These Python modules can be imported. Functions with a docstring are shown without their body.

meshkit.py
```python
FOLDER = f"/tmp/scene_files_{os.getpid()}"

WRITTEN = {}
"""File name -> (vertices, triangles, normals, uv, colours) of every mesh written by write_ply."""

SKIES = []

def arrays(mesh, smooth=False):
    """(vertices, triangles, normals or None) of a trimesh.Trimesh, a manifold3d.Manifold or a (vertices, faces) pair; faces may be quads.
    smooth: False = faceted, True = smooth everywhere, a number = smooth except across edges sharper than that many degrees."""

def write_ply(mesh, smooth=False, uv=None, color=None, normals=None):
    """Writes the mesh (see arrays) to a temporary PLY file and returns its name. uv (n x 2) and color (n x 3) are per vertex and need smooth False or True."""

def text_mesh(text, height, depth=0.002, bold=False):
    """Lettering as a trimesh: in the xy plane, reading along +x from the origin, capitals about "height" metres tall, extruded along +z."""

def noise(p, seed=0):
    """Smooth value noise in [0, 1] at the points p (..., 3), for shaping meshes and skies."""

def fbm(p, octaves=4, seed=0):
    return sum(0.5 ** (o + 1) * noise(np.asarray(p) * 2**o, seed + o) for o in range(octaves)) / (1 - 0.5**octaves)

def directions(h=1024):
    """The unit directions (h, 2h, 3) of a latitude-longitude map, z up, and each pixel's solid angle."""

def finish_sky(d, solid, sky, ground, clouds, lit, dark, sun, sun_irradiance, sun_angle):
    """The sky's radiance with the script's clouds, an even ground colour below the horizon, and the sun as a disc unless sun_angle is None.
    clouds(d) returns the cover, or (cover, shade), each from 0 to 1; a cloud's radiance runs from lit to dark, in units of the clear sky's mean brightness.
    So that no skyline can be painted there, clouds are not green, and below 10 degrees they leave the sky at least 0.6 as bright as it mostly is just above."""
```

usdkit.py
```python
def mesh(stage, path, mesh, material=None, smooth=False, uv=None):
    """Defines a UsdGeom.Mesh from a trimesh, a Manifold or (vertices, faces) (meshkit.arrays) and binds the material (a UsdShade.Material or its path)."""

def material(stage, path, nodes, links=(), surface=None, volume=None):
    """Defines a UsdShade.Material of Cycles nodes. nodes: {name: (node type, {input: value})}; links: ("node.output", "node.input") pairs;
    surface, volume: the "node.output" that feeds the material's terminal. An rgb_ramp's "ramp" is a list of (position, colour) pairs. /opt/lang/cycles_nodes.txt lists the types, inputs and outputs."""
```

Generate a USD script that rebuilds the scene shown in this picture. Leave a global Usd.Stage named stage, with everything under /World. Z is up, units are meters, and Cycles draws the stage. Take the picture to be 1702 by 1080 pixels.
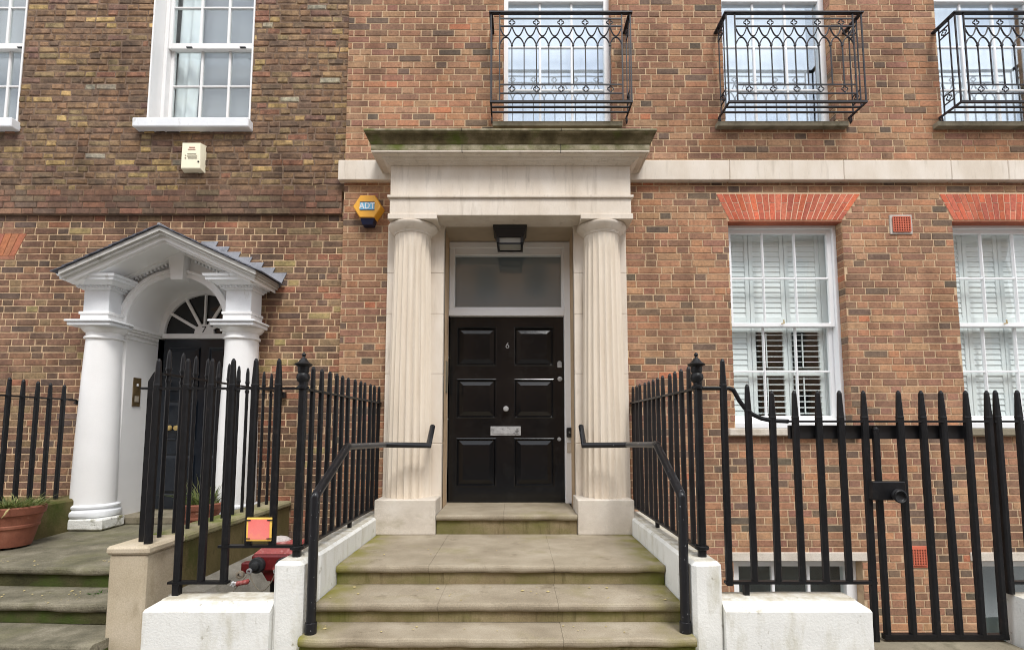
import math, random
import numpy as np
import trimesh, usdkit, meshkit
from shapely.geometry import Polygon, box as sbox, Point
from shapely.ops import unary_union
from pxr import Usd, UsdGeom, UsdLux, UsdShade, Gf, Sdf, Vt

# ------------------------------------------------------------------ camera, sky, light
stage = Usd.Stage.CreateInMemory()
UsdGeom.Xform.Define(stage, '/World')
FOC, PX, PY, EYE = 850.0, 858.0, 640.0, 1.5          # focal length and principal point in photo pixels, eye height in metres
UNIT = 1702 / 36.0
TILT = math.atan(0.085)
cam = UsdGeom.Camera.Define(stage, '/World/camera')
cam.CreateHorizontalApertureAttr(36.0)
cam.CreateVerticalApertureAttr(36.0 * 649 / 1024)
cam.CreateFocalLengthAttr(FOC / UNIT)
cam.CreateHorizontalApertureOffsetAttr(-(PX - 851) / UNIT)
cam.CreateVerticalApertureOffsetAttr((PY - 540) / UNIT)
cam.CreateClippingRangeAttr(Gf.Vec2f(0.05, 5000))
cam.CreateExposureAttr(0.92)
cam.AddTransformOp().Set(Gf.Matrix4d().SetRotate(Gf.Rotation(Gf.Vec3d(1, 0, 0), 90 + math.degrees(TILT))) * Gf.Matrix4d().SetTranslate(Gf.Vec3d(0, 0, EYE)))
cam.GetPrim().SetCustomDataByKey('label', 'camera')

SUN = np.array([0.22, -0.62, 1.0]); SUN /= np.linalg.norm(SUN)
sky = UsdLux.DomeLight.Define(stage, '/World/sky')
sky_m = usdkit.material(stage, '/World/Looks/sky', {
    's': ('sky_texture', {'sky_type': 'single_scattering', 'sun_disc': False, 'sun_elevation': math.asin(SUN[2]), 'sun_rotation': math.atan2(SUN[0], SUN[1])}),
    'tc': ('texture_coordinate', {}), 'mp': ('mapping', {'scale': (1, 1, 2.2)}),
    'n': ('noise_texture', {'scale': 2.2, 'detail': 6, 'roughness': 0.55}),
    'r': ('rgb_ramp', {'ramp': [(0.3, (7.4, 7.6, 8.0)), (0.55, (9.6, 9.7, 9.9)), (0.75, (12.0, 12.0, 12.0))]}),
    'f': ('rgb_ramp', {'ramp': [(0.34, (0.35,) * 3), (0.56, (0.95,) * 3)]}),
    'm': ('mix', {}), 'b': ('background_shader', {'strength': 0.1})},
    [('tc.generated', 'mp.vector'), ('mp.vector', 'n.vector'), ('n.fac', 'r.fac'), ('n.fac', 'f.fac'), ('f.color', 'm.fac'), ('s.color', 'm.color1'), ('r.color', 'm.color2'), ('m.color', 'b.color')], surface='b.background')
UsdShade.MaterialBindingAPI.Apply(sky.GetPrim()).Bind(sky_m)
sky.GetPrim().SetCustomDataByKey('kind', 'structure')
sun = UsdLux.DistantLight.Define(stage, '/World/sun')
sun.CreateNormalizeAttr(True) if hasattr(sun, 'CreateNormalizeAttr') else None
sun.CreateIntensityAttr(0.40)
sun.CreateAngleAttr(18.0)
sun.CreateColorAttr(Gf.Vec3f(1.0, 0.975, 0.945))
_z = SUN; _x = np.cross([0, 0, 1.0], _z); _x /= np.linalg.norm(_x); _y = np.cross(_z, _x)
sun.AddTransformOp().Set(Gf.Matrix4d(*_x, 0, *_y, 0, *_z, 0, 0, 0, 0, 1))

rng = random.Random(7)
nrg = np.random.default_rng(7)

# ------------------------------------------------------------------ helpers
def at(u, v, Y):
    """Where the ray through photo pixel (u, v) meets the vertical plane at depth Y: (X, Z)."""
    c, s = math.cos(TILT), math.sin(TILT)
    xc, yc = (u - PX) / FOC, (PY - v) / FOC
    t = Y / (c - yc * s)
    return xc * t, EYE + t * (yc * c + s)

def proj(X, Y, Z):
    c, s = math.cos(TILT), math.sin(TILT)
    zc = Y * c + (Z - EYE) * s
    return PX + FOC * X / zc, PY - FOC * ((Z - EYE) * c - Y * s) / zc

used = {}
def numbered(parent, name):
    k = (str(parent), name)
    n = used.get(k, 0); used[k] = n + 1
    return name if n == 0 else '%s_%03d' % (name, n)

def path_of(parent, name):
    base = '/World' if parent is None else (parent if isinstance(parent, str) else str(parent.GetPath()))
    return base + '/' + numbered(base, name)

def tag(p, label=None, cat=None, group=None, kind=None):
    p = p.GetPrim() if hasattr(p, 'GetPrim') else p
    for k, v in (('label', label), ('category', cat), ('group', group), ('kind', kind)):
        if v: p.SetCustomDataByKey(k, v)
    return p

def thing(name, label, cat, group=None, loc=(0, 0, 0)):
    x = UsdGeom.Xform.Define(stage, path_of(None, name))
    if any(loc): x.AddTranslateOp().Set(Gf.Vec3d(*loc))
    return tag(x, label, cat, group)

def group(name, parent, label=None):
    x = UsdGeom.Xform.Define(stage, path_of(parent, name))
    return tag(x, label)

def cat_(ms):
    vs, fs, n = [], [], 0
    for m in ms:
        v, f = (np.asarray(m.vertices), np.asarray(m.faces)) if hasattr(m, 'vertices') else (np.asarray(m[0], float), np.asarray(m[1], int))
        vs.append(v); fs.append(f + n); n += len(v)
    return np.vstack(vs), np.vstack(fs)

def obj(name, mesh, m, parent=None, smooth=False, label=None, cat=None, group=None, kind=None, tone=None):
    if isinstance(mesh, list): mesh = cat_(mesh)
    if tone is not None: smooth = False
    u = usdkit.mesh(stage, path_of(parent, name), mesh, MAT[m], smooth=smooth)
    if tone is not None:
        n = len(u.GetPointsAttr().Get())
        t = np.asarray(tone, np.float32)
        if t.ndim == 1: t = np.tile(t, (n, 1))
        UsdGeom.PrimvarsAPI(u).CreatePrimvar('tone', Sdf.ValueTypeNames.Color3fArray, 'vertex').Set(Vt.Vec3fArray.FromNumpy(t))
    return tag(u, label, cat, group, kind)

def struct(name, mesh, m, smooth=False, label=None):
    return obj(name, mesh, m, None, smooth, label=label, kind='structure')

_BF = None
def bx(x0, x1, y0, y1, z0, z1, ch=0.0):
    """Box, its edges chamfered by ch."""
    if ch <= 0:
        m = trimesh.creation.box([x1 - x0, y1 - y0, z1 - z0])
        m.apply_translation([(x0 + x1) / 2, (y0 + y1) / 2, (z0 + z1) / 2])
        return m
    ch = min(ch, 0.45 * min(x1 - x0, y1 - y0, z1 - z0))
    pts = []
    for sx in (0, 1):
        for sy in (0, 1):
            for sz in (0, 1):
                X, Y, Z = (x0, x1)[sx], (y0, y1)[sy], (z0, z1)[sz]
                dx, dy, dz = (ch if sx == 0 else -ch), (ch if sy == 0 else -ch), (ch if sz == 0 else -ch)
                pts += [(X, Y + dy, Z + dz), (X + dx, Y, Z + dz), (X + dx, Y + dy, Z)]
    return trimesh.Trimesh(np.array(pts)).convex_hull

def ext(poly, h):
    return [trimesh.creation.extrude_polygon(p, h, engine='earcut') for p in (poly.geoms if hasattr(poly, 'geoms') else [poly]) if p.area > 1e-9]

def ext_xz(poly, y0, y1):
    """A polygon in (x, z) extruded along y."""
    if not hasattr(poly, 'area'): poly = Polygon(poly)
    v, f = cat_(ext(poly, y1 - y0))
    return np.c_[v[:, 0], y1 - v[:, 2], v[:, 1]], f

def ext_yz(poly, x0, x1):
    if not hasattr(poly, 'area'): poly = Polygon(poly)
    v, f = cat_(ext(poly, x1 - x0))
    return np.c_[x0 + v[:, 2], v[:, 0], v[:, 1]], f

def ext_xy(poly, z0, z1):
    if not hasattr(poly, 'area'): poly = Polygon(poly)
    v, f = cat_(ext(poly, z1 - z0))
    return v + [0, 0, z0], f

def hull(pts):
    return trimesh.Trimesh(np.array(pts, float)).convex_hull

def tube(points, r, sides=8, flat=None, cap=True):
    """A bar along a polyline with mitred joints; flat=(w, h) gives a rectangular section."""
    p = np.asarray(points, float); n = len(p)
    rr = np.broadcast_to(np.asarray(r, float), (n,))
    d = np.diff(p, axis=0); d /= np.linalg.norm(d, axis=1, keepdims=True)
    t = np.vstack([d[:1], (d[:-1] + d[1:]), d[-1:]]); ln = np.linalg.norm(t, axis=1, keepdims=True); t = t / np.maximum(ln, 1e-9)
    up = np.array([0, 0, 1.0]) if abs(d[0][2]) < 0.9 else np.array([0, 1.0, 0])
    a0 = np.cross(d[0], up); a0 /= np.linalg.norm(a0)
    V = []
    ang = (np.arange(sides) + 0.5) * 2 * np.pi / sides
    prev = a0
    for i in range(n):
        dd = d[min(i, n - 2)] if i == 0 else d[i - 1]
        a = prev - dd * (prev @ dd); a /= np.linalg.norm(a); b = np.cross(dd, a)
        prev = a
        ring = np.outer(np.cos(ang) * rr[i], a) + np.outer(np.sin(ang) * rr[i], b)
        if 0 < i < n - 1:                                 # slide along the incoming direction to the mitre plane
            k = (ring @ t[i]) / max(dd @ t[i], 0.2)
            ring = ring - np.outer(k, dd)
            nd = d[i]; prev = prev - 2 * 0 * nd
        V.append(p[i] + ring)
    V = np.vstack(V)
    F = []
    for i in range(n - 1):
        for j in range(sides):
            q = [i * sides + j, i * sides + (j + 1) % sides, (i + 1) * sides + (j + 1) % sides, (i + 1) * sides + j]
            F += [[q[0], q[1], q[2]], [q[0], q[2], q[3]]]
    if cap:
        c0, c1 = len(V), len(V) + 1
        V = np.vstack([V, p[:1], p[-1:]])
        for j in range(sides):
            F += [[c0, (j + 1) % sides, j], [c1, (n - 1) * sides + j, (n - 1) * sides + (j + 1) % sides]]
    m = trimesh.Trimesh(V, np.array(F), process=False)
    if m.volume < 0: m.invert()
    return m

def bar(p, q, w, h=None):
    """Straight bar of rectangular section w (sideways) x h (vertical or deep)."""
    h = h or w
    p, q = np.array(p, float), np.array(q, float)
    d = q - p; L = np.linalg.norm(d); d /= L
    up = np.array([0, 0, 1.0]) if abs(d[2]) < 0.95 else np.array([0, 1.0, 0])
    a = np.cross(d, up); a /= np.linalg.norm(a); b = np.cross(a, d)
    m = trimesh.creation.box([w, h, L])
    M = np.eye(4); M[:3, 0], M[:3, 1], M[:3, 2], M[:3, 3] = a, b, d, (p + q) / 2
    if np.linalg.det(M[:3, :3]) < 0: M[:3, 0] *= -1
    m.apply_transform(M)
    return m

def lathe(prof, c=(0, 0, 0), seg=32, a0=0.0, a1=2 * np.pi):
    """prof: (r, z) from bottom to top."""
    prof = np.array(prof, float)
    full = abs(a1 - a0 - 2 * np.pi) < 1e-6
    n = seg if full else seg + 1
    ang = np.linspace(a0, a1, seg + 1)[:n]
    V = np.concatenate([np.c_[r * np.cos(ang), r * np.sin(ang), np.full(n, z)] for r, z in prof]) + np.array(c)
    F = []
    for i in range(len(prof) - 1):
        for j in range(seg):
            k = (j + 1) % n
            F += [[i * n + j, i * n + k, (i + 1) * n + k], [i * n + j, (i + 1) * n + k, (i + 1) * n + j]]
    return V, np.array(F)

def u_mould(xl, xr, yf, yb, prof, closed=True):
    """A moulding that runs round three sides of a block (left return, front, right return). prof: (out, z)."""
    P = list(prof)
    V = []
    for o, z in P:
        V += [(xl - o, yb, z), (xl - o, yf - o, z), (xr + o, yf - o, z), (xr + o, yb, z)]
    F = []
    n = len(P); rng_ = range(n) if closed else range(n - 1)
    for i in rng_:
        k = (i + 1) % n
        for j in range(3):
            a, b, c, d = i * 4 + j, i * 4 + j + 1, k * 4 + j + 1, k * 4 + j
            F += [[a, b, c], [a, c, d]]
    return np.array(V, float), np.array(F)

def rot_z(m, deg, about):
    v, f = cat_([m]); a = math.radians(deg); c, s = math.cos(a), math.sin(a)
    w = v - np.array([about[0], about[1], 0])
    return np.c_[w[:, 0] * c - w[:, 1] * s + about[0], w[:, 0] * s + w[:, 1] * c + about[1], w[:, 2]], f

def worn(m, amp=0.003, scale=9.0, size=0.05, front=None):
    """The mesh cut finer and made uneven by a few millimetres, as hand-worked stone and old render are."""
    v, f = cat_([m])
    t = trimesh.Trimesh(v, f, process=True)
    v, f = trimesh.remesh.subdivide_to_size(t.vertices, t.faces, size, max_iter=12)
    t = trimesh.Trimesh(v, f, process=True)
    v = np.array(t.vertices)
    a, b, c = (meshkit.fbm(v * scale + o, 3) - 0.5 for o in (3.3, 17.1, 41.7))
    k = np.ones(len(v))
    if front is not None: k = 0.5 + 2.2 * np.exp(-((v[:, 1] - front) / 0.04) ** 2)
    v += np.c_[a * amp * 0.6, b * amp * 2 * k, c * amp * 2 * k]
    return v, np.array(t.faces)

def face_text(txt, h, X, Y, Z, depth=0.003, bold=False):
    """Lettering on a plane that faces -y, centred on X, Z."""
    m = meshkit.text_mesh(txt, h, depth, bold)
    c = m.bounds.mean(0)
    v = np.asarray(m.vertices) - [c[0], c[1], 0]
    return np.c_[v[:, 0] + X, Y - v[:, 2], v[:, 1] + Z], np.asarray(m.faces)

# ------------------------------------------------------------------ materials
MAT = {}
def lin(*c):
    return tuple((x / 255 / 12.92) if x / 255 < 0.04045 else ((x / 255 + 0.055) / 1.055) ** 2.4 for x in c)

def mat(name, nodes, links, surface='p.BSDF'):
    MAT[name] = usdkit.material(stage, '/World/Looks/' + name, nodes, links, surface=surface)

def noisy(name, ramp, scale=6.0, detail=6, rough=0.7, bump=0.0, bscale=80.0, bdist=0.004, stretch=(1, 1, 1), stain=None, spec=0.5, coat=0.0, streak=None, fine=0.12, edge=None, up=None):
    """A colour that varies with noise. stain: (colour, noise scale, from, to, stretch); streak: the same, a second one."""
    N = {'g': ('geometry', {}), 'mp': ('mapping', {'scale': stretch}), 'n': ('noise_texture', {'scale': scale, 'detail': detail, 'roughness': 0.6}), 'r': ('rgb_ramp', {'ramp': ramp}),
         'n2': ('noise_texture', {'scale': 140.0, 'detail': 3}), 'r2': ('rgb_ramp', {'ramp': [(0.3, (1 - fine,) * 3), (0.7, (1 + fine,) * 3)]}), 'mul': ('mix', {'mix_type': 'multiply', 'fac': 1.0}),
         'p': ('principled_bsdf', {'roughness': rough, 'specular_ior_level': spec, 'coat_weight': coat})}
    L = [('g.position', 'mp.vector'), ('mp.vector', 'n.vector'), ('n.fac', 'r.fac'), ('g.position', 'n2.vector'), ('n2.fac', 'r2.fac'), ('r.color', 'mul.color1'), ('r2.color', 'mul.color2')]
    last = 'mul.color'
    for i, st in enumerate([s for s in (stain, streak) if s]):
        col, sc, a, b, stv = st
        N['sm%d' % i] = ('mapping', {'scale': stv, 'location': (3.1 * i, 1.7, 0.4)}); N['sn%d' % i] = ('noise_texture', {'scale': sc, 'detail': 7, 'roughness': 0.65})
        N['sr%d' % i] = ('rgb_ramp', {'ramp': [(a, (0, 0, 0)), (b, (1, 1, 1))]}); N['sx%d' % i] = ('mix', {'color2': col})
        L += [('g.position', 'sm%d.vector' % i), ('sm%d.vector' % i, 'sn%d.vector' % i), ('sn%d.fac' % i, 'sr%d.fac' % i), ('sr%d.color' % i, 'sx%d.fac' % i), (last, 'sx%d.color1' % i)]
        last = 'sx%d.color' % i
    if up:
        N.update({'uz': ('separate_xyz', {}), 'um': ('map_range', {'from_min': 0.75, 'from_max': 0.97, 'clamp': True}), 'un': ('noise_texture', {'scale': 11.0, 'detail': 7, 'roughness': 0.7}), 'ur': ('rgb_ramp', {'ramp': [(0.32, (0.12,) * 3), (0.62, (0.85,) * 3)]}), 'ut': ('math', {'math_type': 'multiply'}), 'uc': ('mix', {'color2': up})})
        L += [('g.normal', 'uz.vector'), ('uz.z', 'um.value'), ('g.position', 'un.vector'), ('un.fac', 'ur.fac'), ('um.result', 'ut.value1'), ('ur.color', 'ut.value2'), ('ut.value', 'uc.fac'), (last, 'uc.color1')]
        last = 'uc.color'
    if edge:
        xc, half, wid, col = edge
        N.update({'ex': ('separate_xyz', {}), 'es': ('math', {'math_type': 'subtract', 'value2': xc}), 'ea': ('math', {'math_type': 'absolute'}), 'em': ('map_range', {'from_min': half - wid, 'from_max': half, 'clamp': True}),
                  'en': ('noise_texture', {'scale': 7.0, 'detail': 6}), 'er': ('rgb_ramp', {'ramp': [(0.30, (0, 0, 0)), (0.6, (1, 1, 1))]}), 'et': ('math', {'math_type': 'multiply'}), 'ec': ('mix', {'color2': col})})
        L += [('g.position', 'ex.vector'), ('ex.x', 'es.value1'), ('es.value', 'ea.value1'), ('ea.value', 'em.value'), ('g.position', 'en.vector'), ('en.fac', 'er.fac'), ('em.result', 'et.value1'), ('er.color', 'et.value2'), ('et.value', 'ec.fac'), (last, 'ec.color1')]
        last = 'ec.color'
    L.append((last, 'p.base_color'))
    if bump:
        N['bn'] = ('noise_texture', {'scale': bscale, 'detail': 5, 'roughness': 0.6}); N['bu'] = ('bump', {'strength': bump, 'distance': bdist})
        L += [('g.position', 'bn.vector'), ('bn.fac', 'bu.height'), ('bu.normal', 'p.normal')]
    mat(name, N, L)

def two(c, a=0.85, b=1.12, lo=0.3, hi=0.7):
    return [(lo, tuple(x * a for x in c)), (hi, tuple(min(x * b, 0.9) for x in c))]

def brick_mat(name, soot, soot_lo, soot_hi, bump, mid=((1, 1, 1), (1, 1, 1))):
    mat(name, {'a': ('attribute', {'attribute': 'tone'}), 'g': ('geometry', {}),
               'n': ('noise_texture', {'scale': 45.0, 'detail': 6, 'roughness': 0.65}), 'r': ('rgb_ramp', {'ramp': [(0.28, (0.66, 0.64, 0.62)), (0.5, (1, 1, 1)), (0.75, (1.28, 1.24, 1.16))]}),
               'm': ('mix', {'mix_type': 'multiply', 'fac': 1.0}), 'n4': ('noise_texture', {'scale': 13.0, 'detail': 4, 'roughness': 0.7}), 'r4': ('rgb_ramp', {'ramp': [(0.38, mid[0]), (0.62, mid[1])]}), 'm4': ('mix', {'mix_type': 'multiply', 'fac': 1.0}),
               'n3': ('noise_texture', {'scale': 0.9, 'detail': 6, 'roughness': 0.62}), 'r3': ('rgb_ramp', {'ramp': [(soot_lo, soot), (soot_hi, (1, 1, 1)), (min(soot_hi + 0.2, 0.95), (1.12, 1.07, 1.0))]}), 'm3': ('mix', {'mix_type': 'multiply', 'fac': 1.0}),
               'w1': ('mapping', {'scale': (2.0, 2.0, 0.45), 'location': (4.0, 0, 1.0)}), 'w2': ('noise_texture', {'scale': 1.6, 'detail': 6, 'roughness': 0.62}), 'w3': ('rgb_ramp', {'ramp': [(0.36, (0.72, 0.70, 0.69)), (0.52, (1, 1, 1)), (0.7, (1.1, 1.09, 1.06))]}), 'w4': ('mix', {'mix_type': 'multiply', 'fac': 1.0}),
               'bn': ('noise_texture', {'scale': 130.0, 'detail': 5, 'roughness': 0.7}), 'bu': ('bump', {'strength': bump, 'distance': 0.004}), 'p': ('principled_bsdf', {'roughness': 0.9, 'specular_ior_level': 0.25})},
        [('g.position', 'n.vector'), ('n.fac', 'r.fac'), ('a.color', 'm.color1'), ('r.color', 'm.color2'), ('g.position', 'n4.vector'), ('n4.fac', 'r4.fac'), ('m.color', 'm4.color1'), ('r4.color', 'm4.color2'), ('g.position', 'n3.vector'), ('n3.fac', 'r3.fac'), ('m4.color', 'm3.color1'), ('r3.color', 'm3.color2'), ('g.position', 'w1.vector'), ('w1.vector', 'w2.vector'), ('w2.fac', 'w3.fac'), ('m3.color', 'w4.color1'), ('w3.color', 'w4.color2'),
         ('w4.color', 'p.base_color'), ('g.position', 'bn.vector'), ('bn.fac', 'bu.height'), ('bu.normal', 'p.normal')])

brick_mat('brick_new', (0.66, 0.65, 0.65), 0.32, 0.52, 0.5, ((0.86, 0.85, 0.86), (1.08, 1.08, 1.06)))
brick_mat('brick_old', (0.66, 0.65, 0.63), 0.36, 0.58, 0.9, ((0.82, 0.80, 0.80), (1.2, 1.17, 1.12)))
brick_mat('brick_rough', (0.66, 0.64, 0.62), 0.36, 0.60, 1.0, ((0.66, 0.63, 0.65), (1.32, 1.25, 1.15)))
brick_mat('brick_red', (0.9, 0.88, 0.88), 0.3, 0.45, 0.25)
noisy('mortar_new', two(lin(198, 172, 140), 0.88, 1.08), 9, rough=0.95, bump=0.5, bscale=160, stain=(lin(150, 126, 104), 2.0, 0.56, 0.75, (1, 1, 1)), spec=0.2)
noisy('mortar_mid', two(lin(208, 180, 146), 0.84, 1.1), 7, rough=0.95, bump=0.6, bscale=120, stain=(lin(112, 92, 70), 1.6, 0.5, 0.7, (1, 1, 1)), spec=0.2)
noisy('mortar_old', two(lin(124, 104, 88), 0.62, 1.3), 16, rough=0.95, bump=0.9, bscale=90, bdist=0.008, stain=(lin(150, 128, 98), 6.0, 0.58, 0.7, (1, 1, 1)), spec=0.2)
noisy('pointing', two(lin(236, 206, 176), 0.92, 1.05), 10, rough=0.9, bump=0.3)
noisy('limestone', [(0.25, lin(203, 190, 173)), (0.5, lin(215, 204, 189)), (0.75, lin(224, 215, 203))], 3.0, rough=0.85, bump=0.25, bscale=220, bdist=0.002, stretch=(1.5, 1.5, 0.7), stain=(lin(184, 172, 156), 5.0, 0.55, 0.78, (3.5, 3.5, 0.4)), streak=(lin(160, 150, 136), 9.0, 0.64, 0.8, (2.5, 2.5, 0.35)), spec=0.25, fine=0.06)
noisy('limestone_streaked', [(0.25, lin(208, 194, 175)), (0.5, lin(217, 205, 188)), (0.75, lin(224, 214, 199))], 3.0, rough=0.85, bump=0.3, bscale=200, bdist=0.002, stretch=(6, 6, 0.5), stain=(lin(213, 200, 183), 5.0, 0.55, 0.9, (2.2, 2.2, 0.25)), streak=(lin(176, 165, 150), 9.0, 0.68, 0.88, (3, 3, 0.3)), spec=0.25, fine=0.07)
noisy('limestone_dull', [(0.25, lin(186, 176, 162)), (0.5, lin(202, 193, 180)), (0.75, lin(213, 206, 195))], 4.0, rough=0.9, bump=0.35, bscale=180, stain=(lin(158, 148, 126), 3.0, 0.54, 0.8, (1, 1, 1.6)), spec=0.25)
noisy('shaded_ceiling_stone', two(lin(176, 160, 138), 0.88, 1.08), 3, rough=0.9, bump=0.2, stain=(lin(146, 130, 108), 2.4, 0.5, 0.75, (1, 1, 1)), fine=0.05)  # darker version of the limestone, porch shade put into the colour
noisy('cornice_fascia', [(0.3, lin(92, 88, 62)), (0.5, lin(140, 132, 108)), (0.7, lin(168, 158, 136))], 9.0, rough=0.95, bump=0.5, bscale=140, stain=(lin(100, 106, 56), 3.0, 0.52, 0.68, (1, 1, 1)), spec=0.2)
noisy('cornice_top', [(0.3, lin(60, 52, 32)), (0.5, lin(84, 74, 50)), (0.7, lin(112, 100, 76))], 7.0, rough=0.95, bump=0.6, bscale=120, stain=(lin(72, 78, 30), 2.6, 0.54, 0.68, (1, 1, 1)), spec=0.2)
noisy('sill_stone', two(lin(132, 124, 106), 0.75, 1.15), 6, rough=0.9, bump=0.4, stain=(lin(84, 80, 60), 4.0, 0.52, 0.7, (1, 1, 1)), spec=0.25)
noisy('white_masonry', two(lin(222, 222, 217), 0.93, 1.04), 4, rough=0.8, bump=0.5, bscale=70, bdist=0.005, stain=(lin(184, 180, 162), 4.0, 0.50, 0.78, (2, 2, 0.6)), streak=(lin(140, 134, 114), 20.0, 0.62, 0.73, (1, 1, 0.6)), up=lin(168, 158, 134), spec=0.3, fine=0.03)
noisy('white_dirty', two(lin(196, 194, 188), 0.88, 1.06), 6, rough=0.6, bump=0.25, bscale=60, stain=(lin(140, 136, 124), 9.0, 0.55, 0.72, (1, 1, 1)), fine=0.05)
noisy('white_paint', two(lin(233, 232, 230), 0.96, 1.02), 3, rough=0.42, bump=0.06, bscale=40, fine=0.02)
noisy('white_joinery', two(lin(240, 241, 242), 0.97, 1.02), 3, rough=0.35, bump=0.05, bscale=30, fine=0.02)
noisy('white_aged', two(lin(228, 230, 232), 0.93, 1.04), 5, rough=0.5, bump=0.15, bscale=60, stain=(lin(156, 150, 138), 7.0, 0.62, 0.8, (2, 2, 0.6)), streak=(lin(112, 104, 88), 16.0, 0.70, 0.78, (1, 1, 1)), fine=0.03)
noisy('white_base', two(lin(224, 224, 218), 0.9, 1.04), 8, rough=0.7, bump=0.7, bscale=60, bdist=0.008, stain=(lin(112, 108, 78), 8.0, 0.50, 0.62, (1, 1, 1)), streak=(lin(70, 62, 46), 14.0, 0.63, 0.70, (1, 1, 1)), fine=0.08)
noisy('shutter_paint', two(lin(232, 235, 234), 0.97, 1.03), 3, rough=0.45, fine=0.01)
noisy('iron', two((0.0062, 0.0062, 0.0070), 0.7, 1.4), 14, rough=0.40, spec=0.28, bump=0.6, bscale=55, bdist=0.003, stain=((0.018, 0.015, 0.014), 22.0, 0.58, 0.7, (1, 1, 1)), fine=0.2)
noisy('iron_brown', two((0.012, 0.0095, 0.0092), 0.7, 1.4), 14, rough=0.5, spec=0.3, bump=0.35, bscale=110, bdist=0.002, fine=0.2)
noisy('handrail', two((0.0075, 0.0075, 0.009), 0.8, 1.3), 12, rough=0.34, spec=0.4, bump=0.1, stain=((0.4, 0.4, 0.41), 60.0, 0.665, 0.68, (1, 1, 1)), fine=0.1)
noisy('handrail_worn', two((0.045, 0.045, 0.046), 0.8, 1.3), 12, rough=0.4, bump=0.1, stain=((0.4, 0.4, 0.4), 30.0, 0.64, 0.68, (1, 1, 1)), fine=0.1)
noisy('balcony_iron', two((0.016, 0.0145, 0.018), 0.8, 1.3), 14, rough=0.5, spec=0.35, fine=0.1)
noisy('black_gloss', two((0.0045, 0.0045, 0.005), 0.9, 1.1), 6, rough=0.14, bump=0.06, bscale=14, bdist=0.01, spec=0.45, fine=0.03, stain=((0.012, 0.012, 0.012), 4.0, 0.5, 0.8, (1, 1, 1)))
noisy('navy_gloss', two((0.008, 0.011, 0.016), 0.9, 1.2), 6, rough=0.2, bump=0.05, bscale=18, fine=0.05)
noisy('black_plastic', two((0.012, 0.012, 0.013)), 8, rough=0.4)
noisy('steel', two((0.40, 0.40, 0.40), 0.7, 1.1), 20, rough=0.3, bump=0.2, bscale=60, stain=((0.12, 0.12, 0.12), 18.0, 0.55, 0.65, (1, 1, 1)))
noisy('brass', two((0.46, 0.33, 0.12), 0.7, 1.1), 20, rough=0.35)
noisy('bronze', two((0.10, 0.068, 0.03), 0.6, 1.4), 18, rough=0.35, bump=0.1)
noisy('step_tread', [(0.25, lin(126, 115, 97)), (0.5, lin(149, 138, 119)), (0.75, lin(168, 158, 140))], 3.2, rough=0.9, bump=0.5, bscale=130, stretch=(0.8, 1, 1), stain=(lin(124, 116, 76), 2.0, 0.56, 0.80, (0.8, 1, 1)), streak=(lin(96, 84, 64), 5.0, 0.60, 0.78, (1, 1, 1)), spec=0.25, fine=0.15, edge=(-0.107, 1.14, 0.26, lin(116, 112, 42)))
noisy('step_riser', [(0.25, lin(106, 94, 66)), (0.5, lin(132, 118, 90)), (0.75, lin(150, 136, 108))], 3.0, rough=0.92, bump=0.5, bscale=120, stain=(lin(98, 98, 48), 1.8, 0.48, 0.70, (0.7, 1, 1)), streak=(lin(78, 70, 44), 8.0, 0.54, 0.76, (2.6, 1, 0.3)), spec=0.2, fine=0.15, edge=(-0.107, 1.14, 0.34, lin(92, 96, 36)))
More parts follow.
